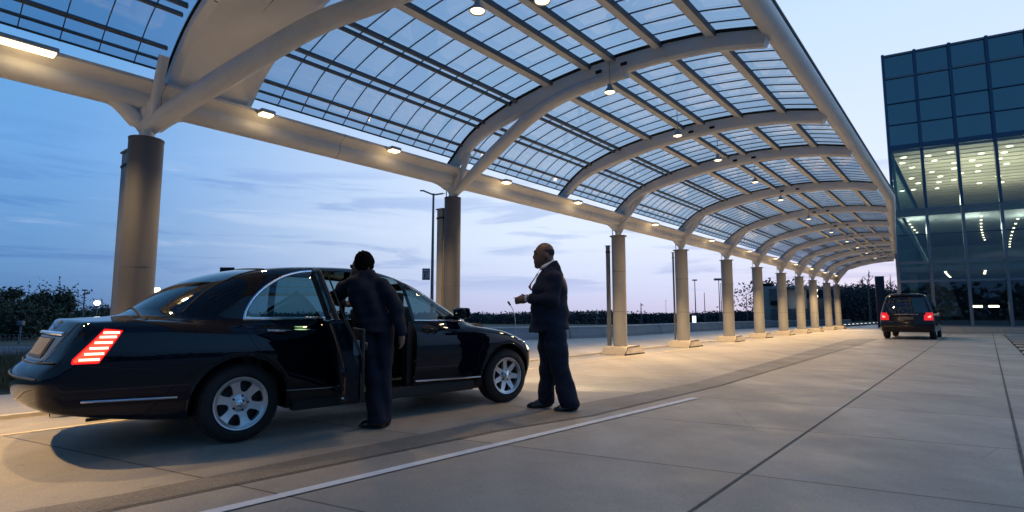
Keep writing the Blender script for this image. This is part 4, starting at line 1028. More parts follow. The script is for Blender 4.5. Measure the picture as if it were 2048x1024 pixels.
# long braces at the first two columns and the brackets over every column
BR = [(0, 3.24), (.5, 3.57), (1.16, 3.97), (1.82, 4.33), (2.43, 4.52), (3.17, 4.60), (3.6, 4.62)]
def brace(pts, r0, r1):
    m = MB(); P_ = spl(pts, 8); n = len(P_); m.tube(P_, [r0 + (r1 - r0) * min(1, 4 * i / n) * (1 - .25 * (i / n)) for i in range(n)], 14); m.build('brace', M['steel'], canopy)
brace([cl(-6.33, W, z) for W, z in BR], .05, .115)
brace([cl(-11.29 + .58 * W if W < 2.4 else -9.9 + .3 * (W - 2.4), W, z) for W, z in BR], .10, .125)
m = MB(); m.tube([cl(-6.33, 1.93, 4.34), cl(-6.33, 1.86, 4.46)], .06, 12); m.build('brace_joint', M['steel'], canopy)
for s, top, r, k in COLS:
    z0 = top - .005
    m = MB()
    m.tube([cl(s, 0, z0), cl(s, 0, z0 + .10), cl(s, -.02, 3.55)], [.085, .075, .10], 14)
    for ds in (-1, 1): m.tube(spl([cl(s, 0, z0 + .06), cl(s + .10 * ds, -.03, z0 + .20), cl(s + .34 * ds, -.06, 3.52), cl(s + .62 * ds, -.06, 3.58)], 6), [.06] * 6 + [.09] * 6 + [.10] * 7, 12)
    m.tube(spl([cl(s, .02, z0 + .05), cl(s, .10, z0 + .35), cl(s, .0, 3.60), cl(s, -.06, 3.66)], 6), .05, 12)
    m.tube([cl(s, .03, z0 + .05), cl(s, .40 if k < 3 else .55, float(RZ(.40 if k < 3 else .55)) - .25)], [.05, .055], 12)
    if k > 2:     # flared gusset plates
        pts = [cl(s, .06, z0 + .10), cl(s, .30, z0 + .42), cl(s, .85, float(RZ(.85)) - .26), cl(s, .3, float(RZ(.3)) - .22), cl(s, -.1, 3.5)]
        vs = [(p[0] - .02, p[1], p[2]) for p in pts] + [(p[0] + .02, p[1], p[2]) for p in pts]; n = 5
        m.add(vs, [tuple(range(n)), tuple(range(2 * n - 1, n - 1, -1))] + [(i, (i + 1) % n, (i + 1) % n + n, i + n) for i in range(n)])
    m.tube([cl(s, -.17, z0), cl(s, -.18, 3.55)], .012, 6)
    m.build('bracket', M['steel'], canopy, angle=45)
# columns
ORD = ['', 'first', 'second', 'third', 'fourth', 'fifth', 'sixth', 'seventh', 'eighth', 'ninth', 'tenth', 'eleventh']
for s, top, r, k in COLS:
    c = thing('column', cw(s, 0), CRZ, {1: 'thick grey column rising behind the boot of the black sedan', 2: 'grey column behind the bonnet of the black sedan, between the two men', 3: 'grey column on a wide concrete base, nearest of those right of the bald man', 11: 'thin pale column farthest along the canopy'}.get(k, 'grey column on a concrete base, %s along the canopy row' % ORD[k]), 'column', 'columns carrying the canopy')
    m = MB(); m.lathe([(0, .18), (r * 1.04, .18), (r * 1.04, .21), (r, .23), (r, top - .05), (r * 1.0, top - .02)] + ([(r * 1.25, top - .02), (r * 1.25, top), (0, top)] if k > 2 else [(r * 1.02, top - .02), (r * 1.02, top), (0, top)]), (0, 0, 0), 'z', 40); m.build('shaft', M['columndim'] if k < 3 else M['column'], c)
    for zj in ((1.12, 2.2) if k > 2 else (1.6,)):
        m = MB(); m.lathe([(r * .99, zj), (r * 1.012, zj), (r * 1.012, zj + .014), (r * .99, zj + .014)], (0, 0, 0), 'z', 40); m.build('joint_ring', M['postm'], c)
    m = MB(); m.rbox((.12, 0, .105), (.95, .72, .21), .012)
    for i, v in enumerate(m.v):
        q = (v[2] / .21); m.v[i] = (.12 + (v[0] - .12) * (1.06 - .14 * q), v[1] * (1.06 - .14 * q), v[2])
    m.build('plinth', M['plinth'], c)
    m = MB(); m.box((.10, -.372, .017), (1.12, .02, .03)); m.tube([(-.42, -.36, .03), (-.30, -.352, .12), (-.22, -.335, .205), (.45, -.33, .215)], .011, 6); m.build('conduit', M['dark'], c)
for s, ds, W, top, wd, lab in ((-11.29, -.02, -.33, 2.98, .20, 'dark square post standing close behind the thick grey column at the sedan boot'), (-6.33, .0, -.27, 3.02, .15, 'pale square post beside the second column, behind the sedan bonnet'), (-.05, -.05, -.30, 2.92, .09, 'narrow blue grey post left of the wide based column'), (4.2, 0, -.28, 3.1, .05, 'very thin post left of the fourth column')):
    p = thing('post', cw(s + ds, W), CRZ, lab, 'post', 'posts behind the columns')
    m = MB(); m.rbox((0, 0, top / 2), (wd, wd, top), .012); m.box((0, 0, top + .012), (wd + .03, wd + .03, .02)); m.build('shaft', M['postm'] if s != -6.33 else M['column'], p, smooth=False)
    m = MB(); m.box((0, 0, .012), (wd + .1, wd + .1, .02)); m.build('base_plate', M['dark'], p, smooth=False); m = MB(); m.box((0, 0, top - .16), (wd + .012, wd + .012, .03)); m.build('clamp_band', M['dark'], p, smooth=False)
# lamps under the edge beam and along the crown
def light(kind, loc, w, col, parent, r=.05, spot=None):
    d = bpy.data.lights.new('bulb_and_fill_light', kind); d.energy = w; d.color = col; d.shadow_soft_size = r
    if spot: d.spot_size, d.spot_blend = spot
    o = bpy.data.objects.new('bulb_and_fill_light', d); link(o, parent); o.location = loc; return o
WARM = (1, .655, .30)
BL = [(-14.3, 1), (-12.44, 1), (-10.06, 0), (-7.97, 0), (-5.18, 0), (-2.57, 0), (1.58, 0), (6.2, 0), (10.6, 0), (14.6, 0), (18.6, 0), (22.4, 0), (26.2, 0), (30, 0)]
proto = None
for i, (s, long_) in enumerate(BL):
    lp = thing('beam_lamp', cw(s, .33, 3.67), CRZ, ['long lit lamp under the edge beam, beyond the left edge of view', 'long lit strip lamp under the edge beam at the far left'][i] if i < 2 else 'small lit lamp under the canopy edge beam, %s from the left of the round ones' % ORD[i - 1] if i < 12 else 'small lit lamp under the canopy edge beam, %s' % ('last but one at the far end' if i == 12 else 'last at the far end'), 'lamp', 'lamps along the edge beam')
    L_ = .42 if long_ else .15
    m = MB(); m.rbox((0, 0, .03), (L_ + .04, .16, .05), .015); m.tube([(0, .02, .04), (0, .12, .07)], .018, 8); m.build('lamp_housing', M['lampmetal'], lp)
    m = MB(); m.rbox((0, -.005, -.002), (L_, .13, .03), .012); m.build('lamp_lens', M['lampglow'], lp)
    light('SPOT', (0, -.06, -.07), BEAM_W * (2.0 if s < -13 else .45 if s < -9 else .6 if s < -4 else 1.0 if s < 0 else 1.6), WARM, lp, .06, (R(108), .65)); light('POINT', (0, -.02, -.10), .9, WARM, lp, .05)
PD = [(-9.29, 3.40), (-9.0, 4.05), (-6.45, 3.40), (-3.9, 3.36), (-1.8, 3.36), (.77, 3.38), (3.49, 3.3), (7.58, 3.2), (11.61, 3.2), (15.3, 3.2), (18.3, 3.2), (21.5, 3.2), (25, 3.2)]
for i, (s, W) in enumerate(PD):
    z = 4.32
    lp = thing('pendant_lamp', cw(s, W, z), CRZ, 'lit bell lamp hanging under the canopy crown at the top edge of view' if i == 1 else 'lit round bell lamp hanging under the canopy crown, %s from the camera' % ORD[i if i > 0 else 1] if 0 < i < 12 else ('big bright bell lamp under the canopy crown nearest the camera' if i == 0 else 'lit bell lamp deepest under the far canopy end'), 'lamp', 'bell lamps under the canopy crown')
    m = MB(); m.tube([(0, 0, .14), (0, 0, float(RZ(W)) - z - .08)], .008, 6); m.lathe([(0, .16), (.045, .15), (.05, .09), (.085, .05), (.115, .0), (.118, -.012), (.110, -.008), (.05, .06)], (0, 0, 0), 'z', 24); m.build('lamp_shade', M['lampmetal'], lp)
    m = MB(); m.lathe([(0, -.022), (.06, -.016), (.098, .0), (.09, .02), (0, .03)], (0, 0, 0), 'z', 24); m.build('lamp_lens', M['lampglow'], lp)
    light('SPOT', (0, 0, -.06), PEND_W * (.6 if s < -5 else 1.2 if s < -3 else 2.6), WARM, lp, .08, (R(165), .5))
    for ch in lp.children:
        if ch.type == 'MESH':
            for v in ch.data.vertices: v.co.x *= .74; v.co.y *= .74; v.co.z *= .8 if v.co.z < .2 else 1

# ---------------------------------------------------------------- glass building
BG = gp(1860, 663); BB = Vector((-.8724, .48879, 0)); BI = CU.copy()      # along the front (to the left), and into the depth
def bw(t, d, z): return BG + BB * t + BI * d + Vector((0, 0, z))
bld = thing('glass_building', bw(0, 0, 0), 0, 'tall glass office building with blue panes and a lit middle floor', 'building')
inv = -BG
def bl_(t, d, z): return bw(t, d, z) - BG
T0, T1, TOP, DEP = 1.38, -15.0, 17.6, 24.0
ZR = [.33, 3.05, 4.20, 7.48, 11.50, 16.1, TOP]
TM = [1.38, -.28, -2.02, -3.80, -5.60, -7.4, -9.2, -11.0, -12.9, -15.0]
for r_ in range(len(ZR) - 1):
    for j in range(len(TM) - 1):
        a, b_, z0, z1 = TM[j], TM[j + 1], ZR[r_], ZR[r_ + 1]
        if b_ < -8 and r_ > 4: pass
        m = MB(); m.quad(bl_(a, 0, z0), bl_(b_, 0, z0), bl_(b_, 0, z1), bl_(a, 0, z1)); m.build('window_pane', M['facade'] if r_ < 4 else M['spandrel'], bld, smooth=False, fix=False)
nout = -Vector((-BB.y, BB.x, 0)); nout = nout if nout.dot(-BG) > 0 else -nout
m = MB()
def bar(p, q, w, mi, dep=.16):
    p, q = Vector(p), Vector(q); ax = (q - p).normalized(); side = ax.cross(nout).normalized()
    m.sweep([(p, side, nout), (q, side, nout)], [(-w / 2, -.05), (w / 2, -.05), (w / 2, dep), (-w / 2, dep)], mi)
for t in TM:
    m = MB(); bar(bl_(t, 0, 0), bl_(t, 0, 7.5), .15, 0); bar(bl_(t, 0, 7.5), bl_(t, 0, TOP + .1), .15, 1); m.build('mullion', [M['mullion2'], M['mullion']], bld, smooth=False)
for z, w, mk in ((.33, .12, 'mullion2'), (3.05, .13, 'mullion2'), (4.20, .14, 'mullion2'), (7.48, .12, 'mullion2'), (11.50, .32, 'mullion'), (13.0, .05, 'mullion'), (14.4, .05, 'mullion'), (16.1, .13, 'mullion2'), (TOP, .12, 'mullion2'), (5.9, .05, 'mullion')):
    m = MB(); bar(bl_(T0, 0, z), bl_(T1, 0, z), w, 0, .10); m.build('transom', M[mk], bld, smooth=False)
m = MB(); vs = [bl_(T0 - .1, .3, 7.5), bl_(T0 - .1, DEP, 7.5), bl_(T0 - .1, DEP, TOP - .1), bl_(T0 - .1, .3, TOP - .1)]
m.quad(bl_(T0, 0, 0), bl_(T0, DEP, 0), bl_(T0, DEP, TOP), bl_(T0, 0, TOP)); m.build('side_wall', M['spandrel'], bld, smooth=False)
m = MB(); m.quad(bl_(T1, 0, 0), bl_(T1, DEP, 0), bl_(T1, DEP, TOP), bl_(T1, 0, TOP)); m.build('side_wall', M['inner'], bld, smooth=False)
m = MB(); m.quad(bl_(T0, DEP, 0), bl_(T1, DEP, 0), bl_(T1, DEP, TOP), bl_(T0, DEP, TOP)); m.build('back_wall', M['inner'], bld, smooth=False)
m = MB(); m.quad(bl_(T0, 0, TOP - .05), bl_(T1, 0, TOP - .05), bl_(T1, DEP, TOP - .05), bl_(T0, DEP, TOP - .05)); m.build('roof', M['slab'], bld, smooth=False)
m = MB(); m.box((0, 0, 0), (.1, .1, .1)); 
def slabq(z, h, mk, d0=.25, name='floor'):
    m = MB(); A = [bl_(T0 - .15, d0, z), bl_(T1 + .1, d0, z), bl_(T1 + .1, DEP - .1, z), bl_(T0 - .15, DEP - .1, z)]
    m.add([tuple(p) for p in A] + [(p[0], p[1], p[2] - h) for p in A], [(0, 1, 2, 3), (7, 6, 5, 4), (0, 4, 5, 1), (1, 5, 6, 2), (2, 6, 7, 3), (3, 7, 4, 0)]); return m.build(name, M[mk], bld, smooth=False)
slabq(7.45, .35, 'slab'); slabq(11.45, .22, 'ceilpanel', name='ceiling'); slabq(3.95, .3, 'slab')
m = MB()
for d in np.arange(1.2, DEP - 1, 1.15): m.sweep([(bl_(T0 - .15, d, 11.225), BI, Vector((0, 0, 1))), (bl_(T1 + .2, d, 11.225), BI, Vector((0, 0, 1)))], [(-.05, 0), (.05, 0), (.05, -.03), (-.05, -.03)])
m.build('ceiling_joint', M['beamdark'], bld, smooth=False)
m = MB(); m.quad(bl_(T0 - .15, .26, .12), bl_(T1 + .1, .26, .12), bl_(T1 + .1, DEP - .1, .12), bl_(T0 - .15, DEP - .1, .12)); m.build('floor', M['slab'], bld, smooth=False)
m = MB(); m.sweep([(bl_(T0 + .05, -.02, 0), nout, Vector((0, 0, 1))), (bl_(T1, -.02, 0), nout, Vector((0, 0, 1)))], [(-.1, 0), (.16, 0), (.16, .30), (-.1, .30)]); m.build('base_kerb', M['plinth'], bld, smooth=False)
# inner walls and a sloping stair wall in the lobby
m = MB(); m.quad(bl_(1.0, 2.2, .15), bl_(.55, 2.2, .15), bl_(.55, 2.2, 3.6), bl_(1.0, 2.2, 3.6)); m.build('inner_wall', M['pale'], bld, smooth=False)
m = MB(); m.quad(bl_(T0 - .2, 21, .15), bl_(T1 + .2, 21, .15), bl_(T1 + .2, 21, 7.1), bl_(T0 - .2, 21, 7.1)); m.build('inner_wall', M['inner'], bld, smooth=False)
m = MB(); pts = [bl_(.3, 3, 3.4), bl_(-1.0, 3, 3.4), bl_(-1.6, 3, .9), bl_(-.1, 3, .9)]; m.add(list(pts) + [p + BI * .25 for p in pts], [(0, 1, 2, 3), (7, 6, 5, 4), (0, 4, 5, 1), (1, 5, 6, 2), (2, 6, 7, 3), (3, 7, 4, 0)]); m.build('stair_wall', M['wallgrey'], bld, smooth=False)
m = MB(); m.tube([bl_(1.25, .5, 11.2), bl_(1.22, .6, 8.6), bl_(1.05, .8, 7.4), bl_(.45, 1.2, 5.8), bl_(-.1, 1.6, 4.2)], .09, 8); m.build('curved_strut', M['inner'], bld)
# ceiling spots
grid = []
for j, d in enumerate((1.6, 3.2, 4.9, 6.8, 8.8, 11.0, 13.6)):
    for k_, t in enumerate((.75, -.75, -1.9, -3.0, -4.35, -6.2, -8.4)):
        if (j + k_) % 5 == 3: continue
        grid.append((t + .25 * math.sin(j * 2.3 + k_), d + .3 * math.sin(k_ * 1.7)))
for t, d in grid:
    m = MB(); m.lathe([(0, 0), (.15, 0), (.16, .02), (0, .02)], (0, 0, 0), 'z', 16); p = bl_(t, d, 11.19); m.v = [(v[0] + p.x, v[1] + p.y, v[2] + p.z) for v in m.v]; m.build('ceiling_lamp_and_reflection', M['lampglow2'], bld)
for t, d in ((-.4, 4), (-3.2, 5), (-6.2, 5), (-9.5, 6), (-1.8, 11), (-5.5, 12)):  # fill lights low in the room, added to brighten the ceiling from below
    light('POINT', bl_(t, d, 8.4), ROOM_W, (1, .90, .66), bld, .4)
for t, d in ((.4, 1.5), (-2.5, 2.0), (-5.0, 3)):  # unseen fill lights, added to brighten the lobby behind the glass
    light('POINT', bl_(t, d, 6.3), LOB_W, (.92, .95, .84), bld, .3)
for t in (-2.35, -3.15):  # glowing bars added for headlamp reflections in the facade glass
    m = MB(); c = bl_(t, 3.0, 1.52); m.box((c.x, c.y, c.z), (.50, .08, .13), Matrix.Rotation(math.atan2(BB.y, BB.x), 3, 'Z')); m.build('headlamp_reflection', M['lampglow2'], bld, smooth=False)
for t, ds, z0, n in ((-2.9, .55, 6.9, 9), (-4.55, .7, 6.6, 9), (.75, .5, 6.9, 6), (-.95, .5, 3.6, 5), (-2.85, .5, 3.6, 3)):  # glowing rows added for the canopy lamps mirrored in the lower glass
    for i in range(n):
        m = MB(); m.lathe([(0, 0), (.06, 0), (.06, .05), (0, .05)], (0, 0, 0), 'z', 12); p = bl_(t - .02 * i * i * .3, 1.0 + ds * i * 3.2, z0); m.v = [(v[0] + p.x, v[1] + p.y, v[2] + p.z) for v in m.v]; m.build('ceiling_lamp_and_reflection', M['lampglow2'], bld)
# ---------------------------------------------------------------- ground
def sheet(name, pts, z, m, kind='structure', label=None, cat=None):
    b = MB(); b.add([(p[0], p[1], z) for p in pts], [tuple(range(len(pts)))]); o = b.build(name, m, None, smooth=False)
    return tag(o, label, cat, None, kind)
def circle(r, n=48): return [(r * math.cos(2 * PI * k / n), 20 + r * math.sin(2 * PI * k / n)) for k in range(n)]
sheet('ground', circle(900), -.05, M['grass'])
bar_px = [(925, 682), (1080, 678.5), (1205, 674.5), (1290, 669), (1375, 663.5), (1460, 658.5), (1540, 655), (1600, 652.5), (1700, 650)]
bar_pts = [gp(*p) for p in bar_px]
E0 = [cw(-40, -2.75), cw(-9.4, -2.75), cw(-5, -6.2)]
fore = [cw(-40, 40), cw(-40, -2.75), cw(-9.4, -2.75), cw(-6, -6.0)] + bar_pts + [cw(60, 6), cw(60, 60)]
sheet('forecourt', [(p.x, p.y) for p in fore], 0, M['concrete'])
sheet('access_road', [(-70, 13.6), (-3.2, 13.6), (-2.0, 19.3), (-70, 19.3)], -.02, M['asphalt'])
def strip(name, pl, pr, z, m):
    b = MB(); n = len(pl); b.add([(p.x, p.y, z) for p in pl] + [(p.x, p.y, z) for p in pr], [(i, i + 1, n + i + 1, n + i) for i in range(n - 1)]); o = b.build(name, m, None, smooth=False); return tag(o, kind='structure')
def lerp_px(pts, n=6):
    g = [gp(*p) for p in pts]; out = []
    for i in range(len(g) - 1):
        for q in np.linspace(0, 1, n, endpoint=(i == len(g) - 2)): out.append(g[i].lerp(g[i + 1], q))
    return out
ag_r = lerp_px([(-150, 1096), (200, 1024), (1000, 860.5), (1179, 832), (1440, 771), (1757, 678)]); ag_l = lerp_px([(-400, 1096), (240, 990), (1000, 838), (1153, 809), (1384, 767), (1700, 678)])
strip('aggregate_strip', ag_l, ag_r, .004, M['aggregate'])
def lineseg(name, a, b_, w, z, m):
    a, b_ = Vector(a), Vector(b_); d = (b_ - a).normalized(); n = Vector((d.y, -d.x, 0)) * w / 2
    return strip(name, [a - n, b_ - n], [a + n, b_ + n], z, m)
a, b_ = gp(420, 1027), gp(1391, 796.5); d = (b_ - a).normalized()
lineseg('road_marking', a - d * 3, b_, .085, .008, M['marking'])
a, b_ = gp(1380, 1024), gp(1901, 667.5); d = (b_ - a).normalized(); lineseg('expansion_joint', a - d * 3, b_ + d * 2, .018, .004, M['joint'])
a, b_ = gp(1985.5, 667.5), gp(2050, 945); d = (b_ - a).normalized(); lineseg('expansion_joint', a - d * 1, b_ + d * 2, .022, .004, M['joint'])
a, b_ = ag_r[6], ag_r[-1]
strip('slab_joint', [p + Vector((.006, -.006, 0)) for p in ag_r], [p + Vector((.022, -.02, 0)) for p in ag_r], .008, M['joint'])
lineseg('edge_line', cw(-30, .56), cw(38, .56), .07, .004, M['yellowline'])  # pale strip laid along the column row
# kerb strip between the plinths
b = MB(); b.box((0, 0, .02), (60, .10, .04)); o = b.build('kerb', M['plinth'], None, smooth=False); o.location = cw(8, -.46); o.rotation_euler = (0, 0, CRZ); tag(o, kind='structure')
# paving grate at the right
gq = [gp(2006, 669), gp(2075, 669), gp(2140, 720), gp(2048, 712)]
sheet('tree_bed', [(p.x, p.y) for p in gq], .004, M['dark'], 'thing', 'dark framed tree grate set in the paving at the right edge', 'tree grate')
gr = bpy.data.objects['tree_bed']; gr.name = 'tree_grate'; del gr['kind']
b = MB()
for q in np.linspace(.06, .94, 9):
    p0, p1 = gq[0].lerp(gq[3], q), gq[1].lerp(gq[2], q); b.tube([(p0.x + .05, p0.y, .012), (p1.x, p1.y, .012)], .05, 4); b.build('grate_bar', M['plinth'], gr, smooth=False); b = MB()
# ---------------------------------------------------------------- beyond the canopy
def barrier(pts, h, t, lab):
    b = MB(); n = len(pts); prof = [(-t / 2, 0), (-t / 2, .12), (-t * .3, h - .04), (-t * .3, h), (t * .3, h), (t * .3, h - .04), (t / 2, .12), (t / 2, 0)]
    path = []
    for i, p in enumerate(pts):
        d = (pts[min(i + 1, n - 1)] - pts[max(i - 1, 0)]).normalized(); path.append((p, Vector((d.y, -d.x, 0)), Vector((0, 0, 1))))
    b.sweep(path, prof); o = b.build('barrier_wall', M['barrier'], None, smooth=False)
    c = MB(); c.sweep([(p, a_, u_) for p, a_, u_ in path], [(-t * .34, h), (t * .34, h), (t * .34, h + .05), (-t * .34, h + .05)]); c.build('coping', mat('barrier_coping', (.42, .50, .56), .7), o, smooth=False)
    g = MB()
    for i in range(n - 1):
        L_ = (pts[i + 1] - pts[i]).length; d = (pts[i + 1] - pts[i]).normalized()
        for q in np.arange(1.5, L_, 3.0):
            p = pts[i] + d * q; nn = Vector((d.y, -d.x, 0)); g.sweep([(p, nn, Vector((0, 0, 1))), (p + d * .03, nn, Vector((0, 0, 1)))], [(pp[0] * 1.03, pp[1] * 1.004) for pp in prof])
    g.build('panel_joint', M['dark'], o, smooth=False); return tag(o, lab, 'barrier')
barrier([p + (p - Vector((0, 0, 0))).normalized() * .2 for p in bar_pts], .47, .36, 'long low blue grey concrete barrier wall beyond the columns')
# leafy masses
def leaves(name, pts, size, m, parent=None, jit=.6):
    """many small leaf faces at the given points"""
    P = np.array(pts); n = len(P); u = rng.normal(size=(n, 3)); u /= np.linalg.norm(u, axis=1)[:, None]; v = rng.normal(size=(n, 3)); v = np.cross(u, v); v /= np.linalg.norm(v, axis=1)[:, None]
    s = size * rng.uniform(1 - jit, 1 + jit, n)[:, None]
    V = np.stack([P - u * s, P + v * s * .45, P + u * s, P - v * s * .45], 1).reshape(-1, 3)
    Q = np.arange(4 * n).reshape(n, 4); me = bpy.data.meshes.new(name); me.from_pydata(V.tolist(), [], Q.tolist()); me.materials.append(m); me.update()
    return link(bpy.data.objects.new(name, me), parent)
def tree(base, h, w, n, label, name='tree', cat='tree', group=None, leafs=.07, trunk=True, clumps=26, seed=0):
    rg = np.random.default_rng(seed); t = thing(name, base, rg.uniform(0, 6), label, cat, group)
    pts = []; br = MB()
    br.tube([(0, 0, 0), (.03 * h * rg.normal() * .3, .02, h * .35), (.0, .05, h * .72)], [.045 * h ** .8, .03 * h ** .8, .012 * h ** .8], 8)
    for k in range(clumps):
        a = rg.uniform(0, 2 * PI); q = rg.uniform(0, 1) ** .6; zz = rg.uniform(.18, .97) ; prof = math.sin(PI * min(1, max(.08, zz * .92))) ** .6
        c = np.array([w * .5 * q * prof * math.cos(a), w * .5 * q * prof * math.sin(a), h * zz]); r = rg.uniform(.10, .19) * w
        br.tube([(0, .02, h * zz * .55), tuple(c * .6 + np.array([0, 0, h * zz * .25])), tuple(c)], [.012 * h ** .7, .008 * h ** .7, .003], 5)
        m_ = int(n / clumps); g = rg.normal(size=(m_, 3)) * np.array([1, 1, .8]) * r * .62; pts += (c + g).tolist()
        for e in range(3):     # loose sprays
            d = rg.normal(size=3); d /= np.linalg.norm(d); d[2] = abs(d[2]); pts += [(c + d * r * (1 + .22 * i) + rg.normal(size=3) * .03 * w * .3).tolist() for i in range(int(m_ / 30))]
    pts = [p for p in pts if p[2] > .05]
    leaves('crown', pts, leafs, M['leaf'], t); br.build('trunk', M['bark'], t); return t
tree(gp(98, 668) , 2.1, 2.2, 11000, 'bushy dark tree with a ragged crown left of the sedan boot', seed=3)
tree(gp(2, 672), 2.15, 1.7, 6500, 'dark tree with sparse top twigs at the left edge', seed=5)
tree(gp(38, 674), 1.5, 1.5, 3600, 'small pointed dark tree between two bigger ones at the left', seed=11, clumps=16)
tree(gp(-95, 670), 2.5, 2.6, 6000, 'dark tree mostly beyond the left edge of view', seed=8)
tree(gp(60, 676), 1.2, 2.6, 4600, 'low dark shrub under the trees at the left', name='shrub', cat='shrub', seed=13, clumps=16)
tree(gp(20, 678), 1.15, 2.4, 4400, 'low dark shrub at the foot of the left edge tree', name='shrub', cat='shrub', seed=17, clumps=16)
tree(gp(200, 660), 1.35, 2.3, 4000, 'rounded shrub showing above the sedan boot beside the thick column', name='shrub', cat='shrub', seed=19, clumps=16)
tree(gp(158, 660), 1.15, 1.5, 2400, 'small shrub above the sedan boot below the floodlight mast', name='shrub', cat='shrub', seed=23, clumps=12)
# far woods as ribbons of foliage
def woods(name, path, hfun, depth, n, size, seed, low=0.0):
    rg = np.random.default_rng(seed); pts = []; P = [Vector(p) for p in path]; seg = [(P[i + 1] - P[i]).length for i in range(len(P) - 1)]; tot = sum(seg)
    cum = np.cumsum([0] + seg); q = rg.uniform(0, tot, n)
    for d in q:
        i = min(int(np.searchsorted(cum, d)) - 1, len(seg) - 1); i = max(i, 0); f = (d - cum[i]) / seg[i]; p = P[i].lerp(P[i + 1], f)
        h = hfun(d) ; z = low + (h - low) * rg.uniform(0, 1) ** .75; pts.append((p.x + rg.normal() * depth * .3, p.y + rg.uniform(-.5, .5) * depth, z))
    o = leaves(name, pts, size, M['leaf2']); return tag(o, kind='stuff')
def hill(a, b_, seed):
    ph = np.random.default_rng(seed).uniform(0, 6, 6)
    return lambda d: a + b_ * (.5 * math.sin(d * .31 + ph[0]) + .35 * math.sin(d * .83 + ph[1]) + .3 * math.sin(d * 2.1 + ph[2]) + .22 * math.sin(d * 4.7 + ph[3]))
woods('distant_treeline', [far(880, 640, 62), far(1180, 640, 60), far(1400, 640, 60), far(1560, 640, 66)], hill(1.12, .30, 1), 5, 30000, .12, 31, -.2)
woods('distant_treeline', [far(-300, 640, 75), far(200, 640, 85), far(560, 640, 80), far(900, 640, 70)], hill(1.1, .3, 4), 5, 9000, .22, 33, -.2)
woods('distant_treeline', [Vector((-60, -40, 0)), Vector((-20, -46, 0)), Vector((30, -44, 0)), Vector((70, -30, 0))], hill(5.5, 1.6, 6), 6, 7000, .6, 37, -.3)  # unseen behind the camera, added to give the car flank a dark reflection
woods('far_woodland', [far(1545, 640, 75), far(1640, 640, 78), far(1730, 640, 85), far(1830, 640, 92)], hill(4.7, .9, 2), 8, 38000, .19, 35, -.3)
sheet('field', [(-120, 19.4), (-2, 19.4), (18, 43), (40, 60), (90, 140), (-300, 140)], -.03, M['grass'])
def bare_tree(base, h, seed, label):
    rg = np.random.default_rng(seed); t = thing('bare_tree', base, 0, label, 'bare tree', 'bare trees beyond the lane'); b = MB()
    b.tube([(0, 0, 0), (0, 0, h * .5), (.02 * h, 0, h)], [.022 * h, .014 * h, .004 * h], 6)
    for k in range(22):
        z = h * rg.uniform(.25, .92); a = rg.uniform(0, 6.3); l = h * rg.uniform(.12, .34) * (1.15 - z / h); p1 = Vector((l * math.cos(a) * .7, l * math.sin(a) * .7, z + l * .5)); p2 = p1 + Vector((l * .35 * math.cos(a + .6), l * .3 * math.sin(a), l * .6))
        b.tube([(0, 0, z), p1, p2], [.007 * h, .005 * h, .0016 * h], 5)
        for e in range(3):
            q = p1.lerp(p2, rg.uniform(0, .8)); b.tube([q, q + Vector((rg.normal() * l * .25, rg.normal() * l * .25, l * .35))], [.003 * h, .0012 * h], 4)
    b.build('trunk', M['bark'], t); return t
bare_tree(far(1742, 640, 70), 6.3, 1, 'bare twiggy tree left of the dark blue sign pillar'); bare_tree(far(1785, 640, 70), 5.8, 2, 'bare twiggy tree between the sign pillar and the glass building'); bare_tree(far(1729, 640, 76), 5.9, 3, 'slender bare tree above the far woodland')
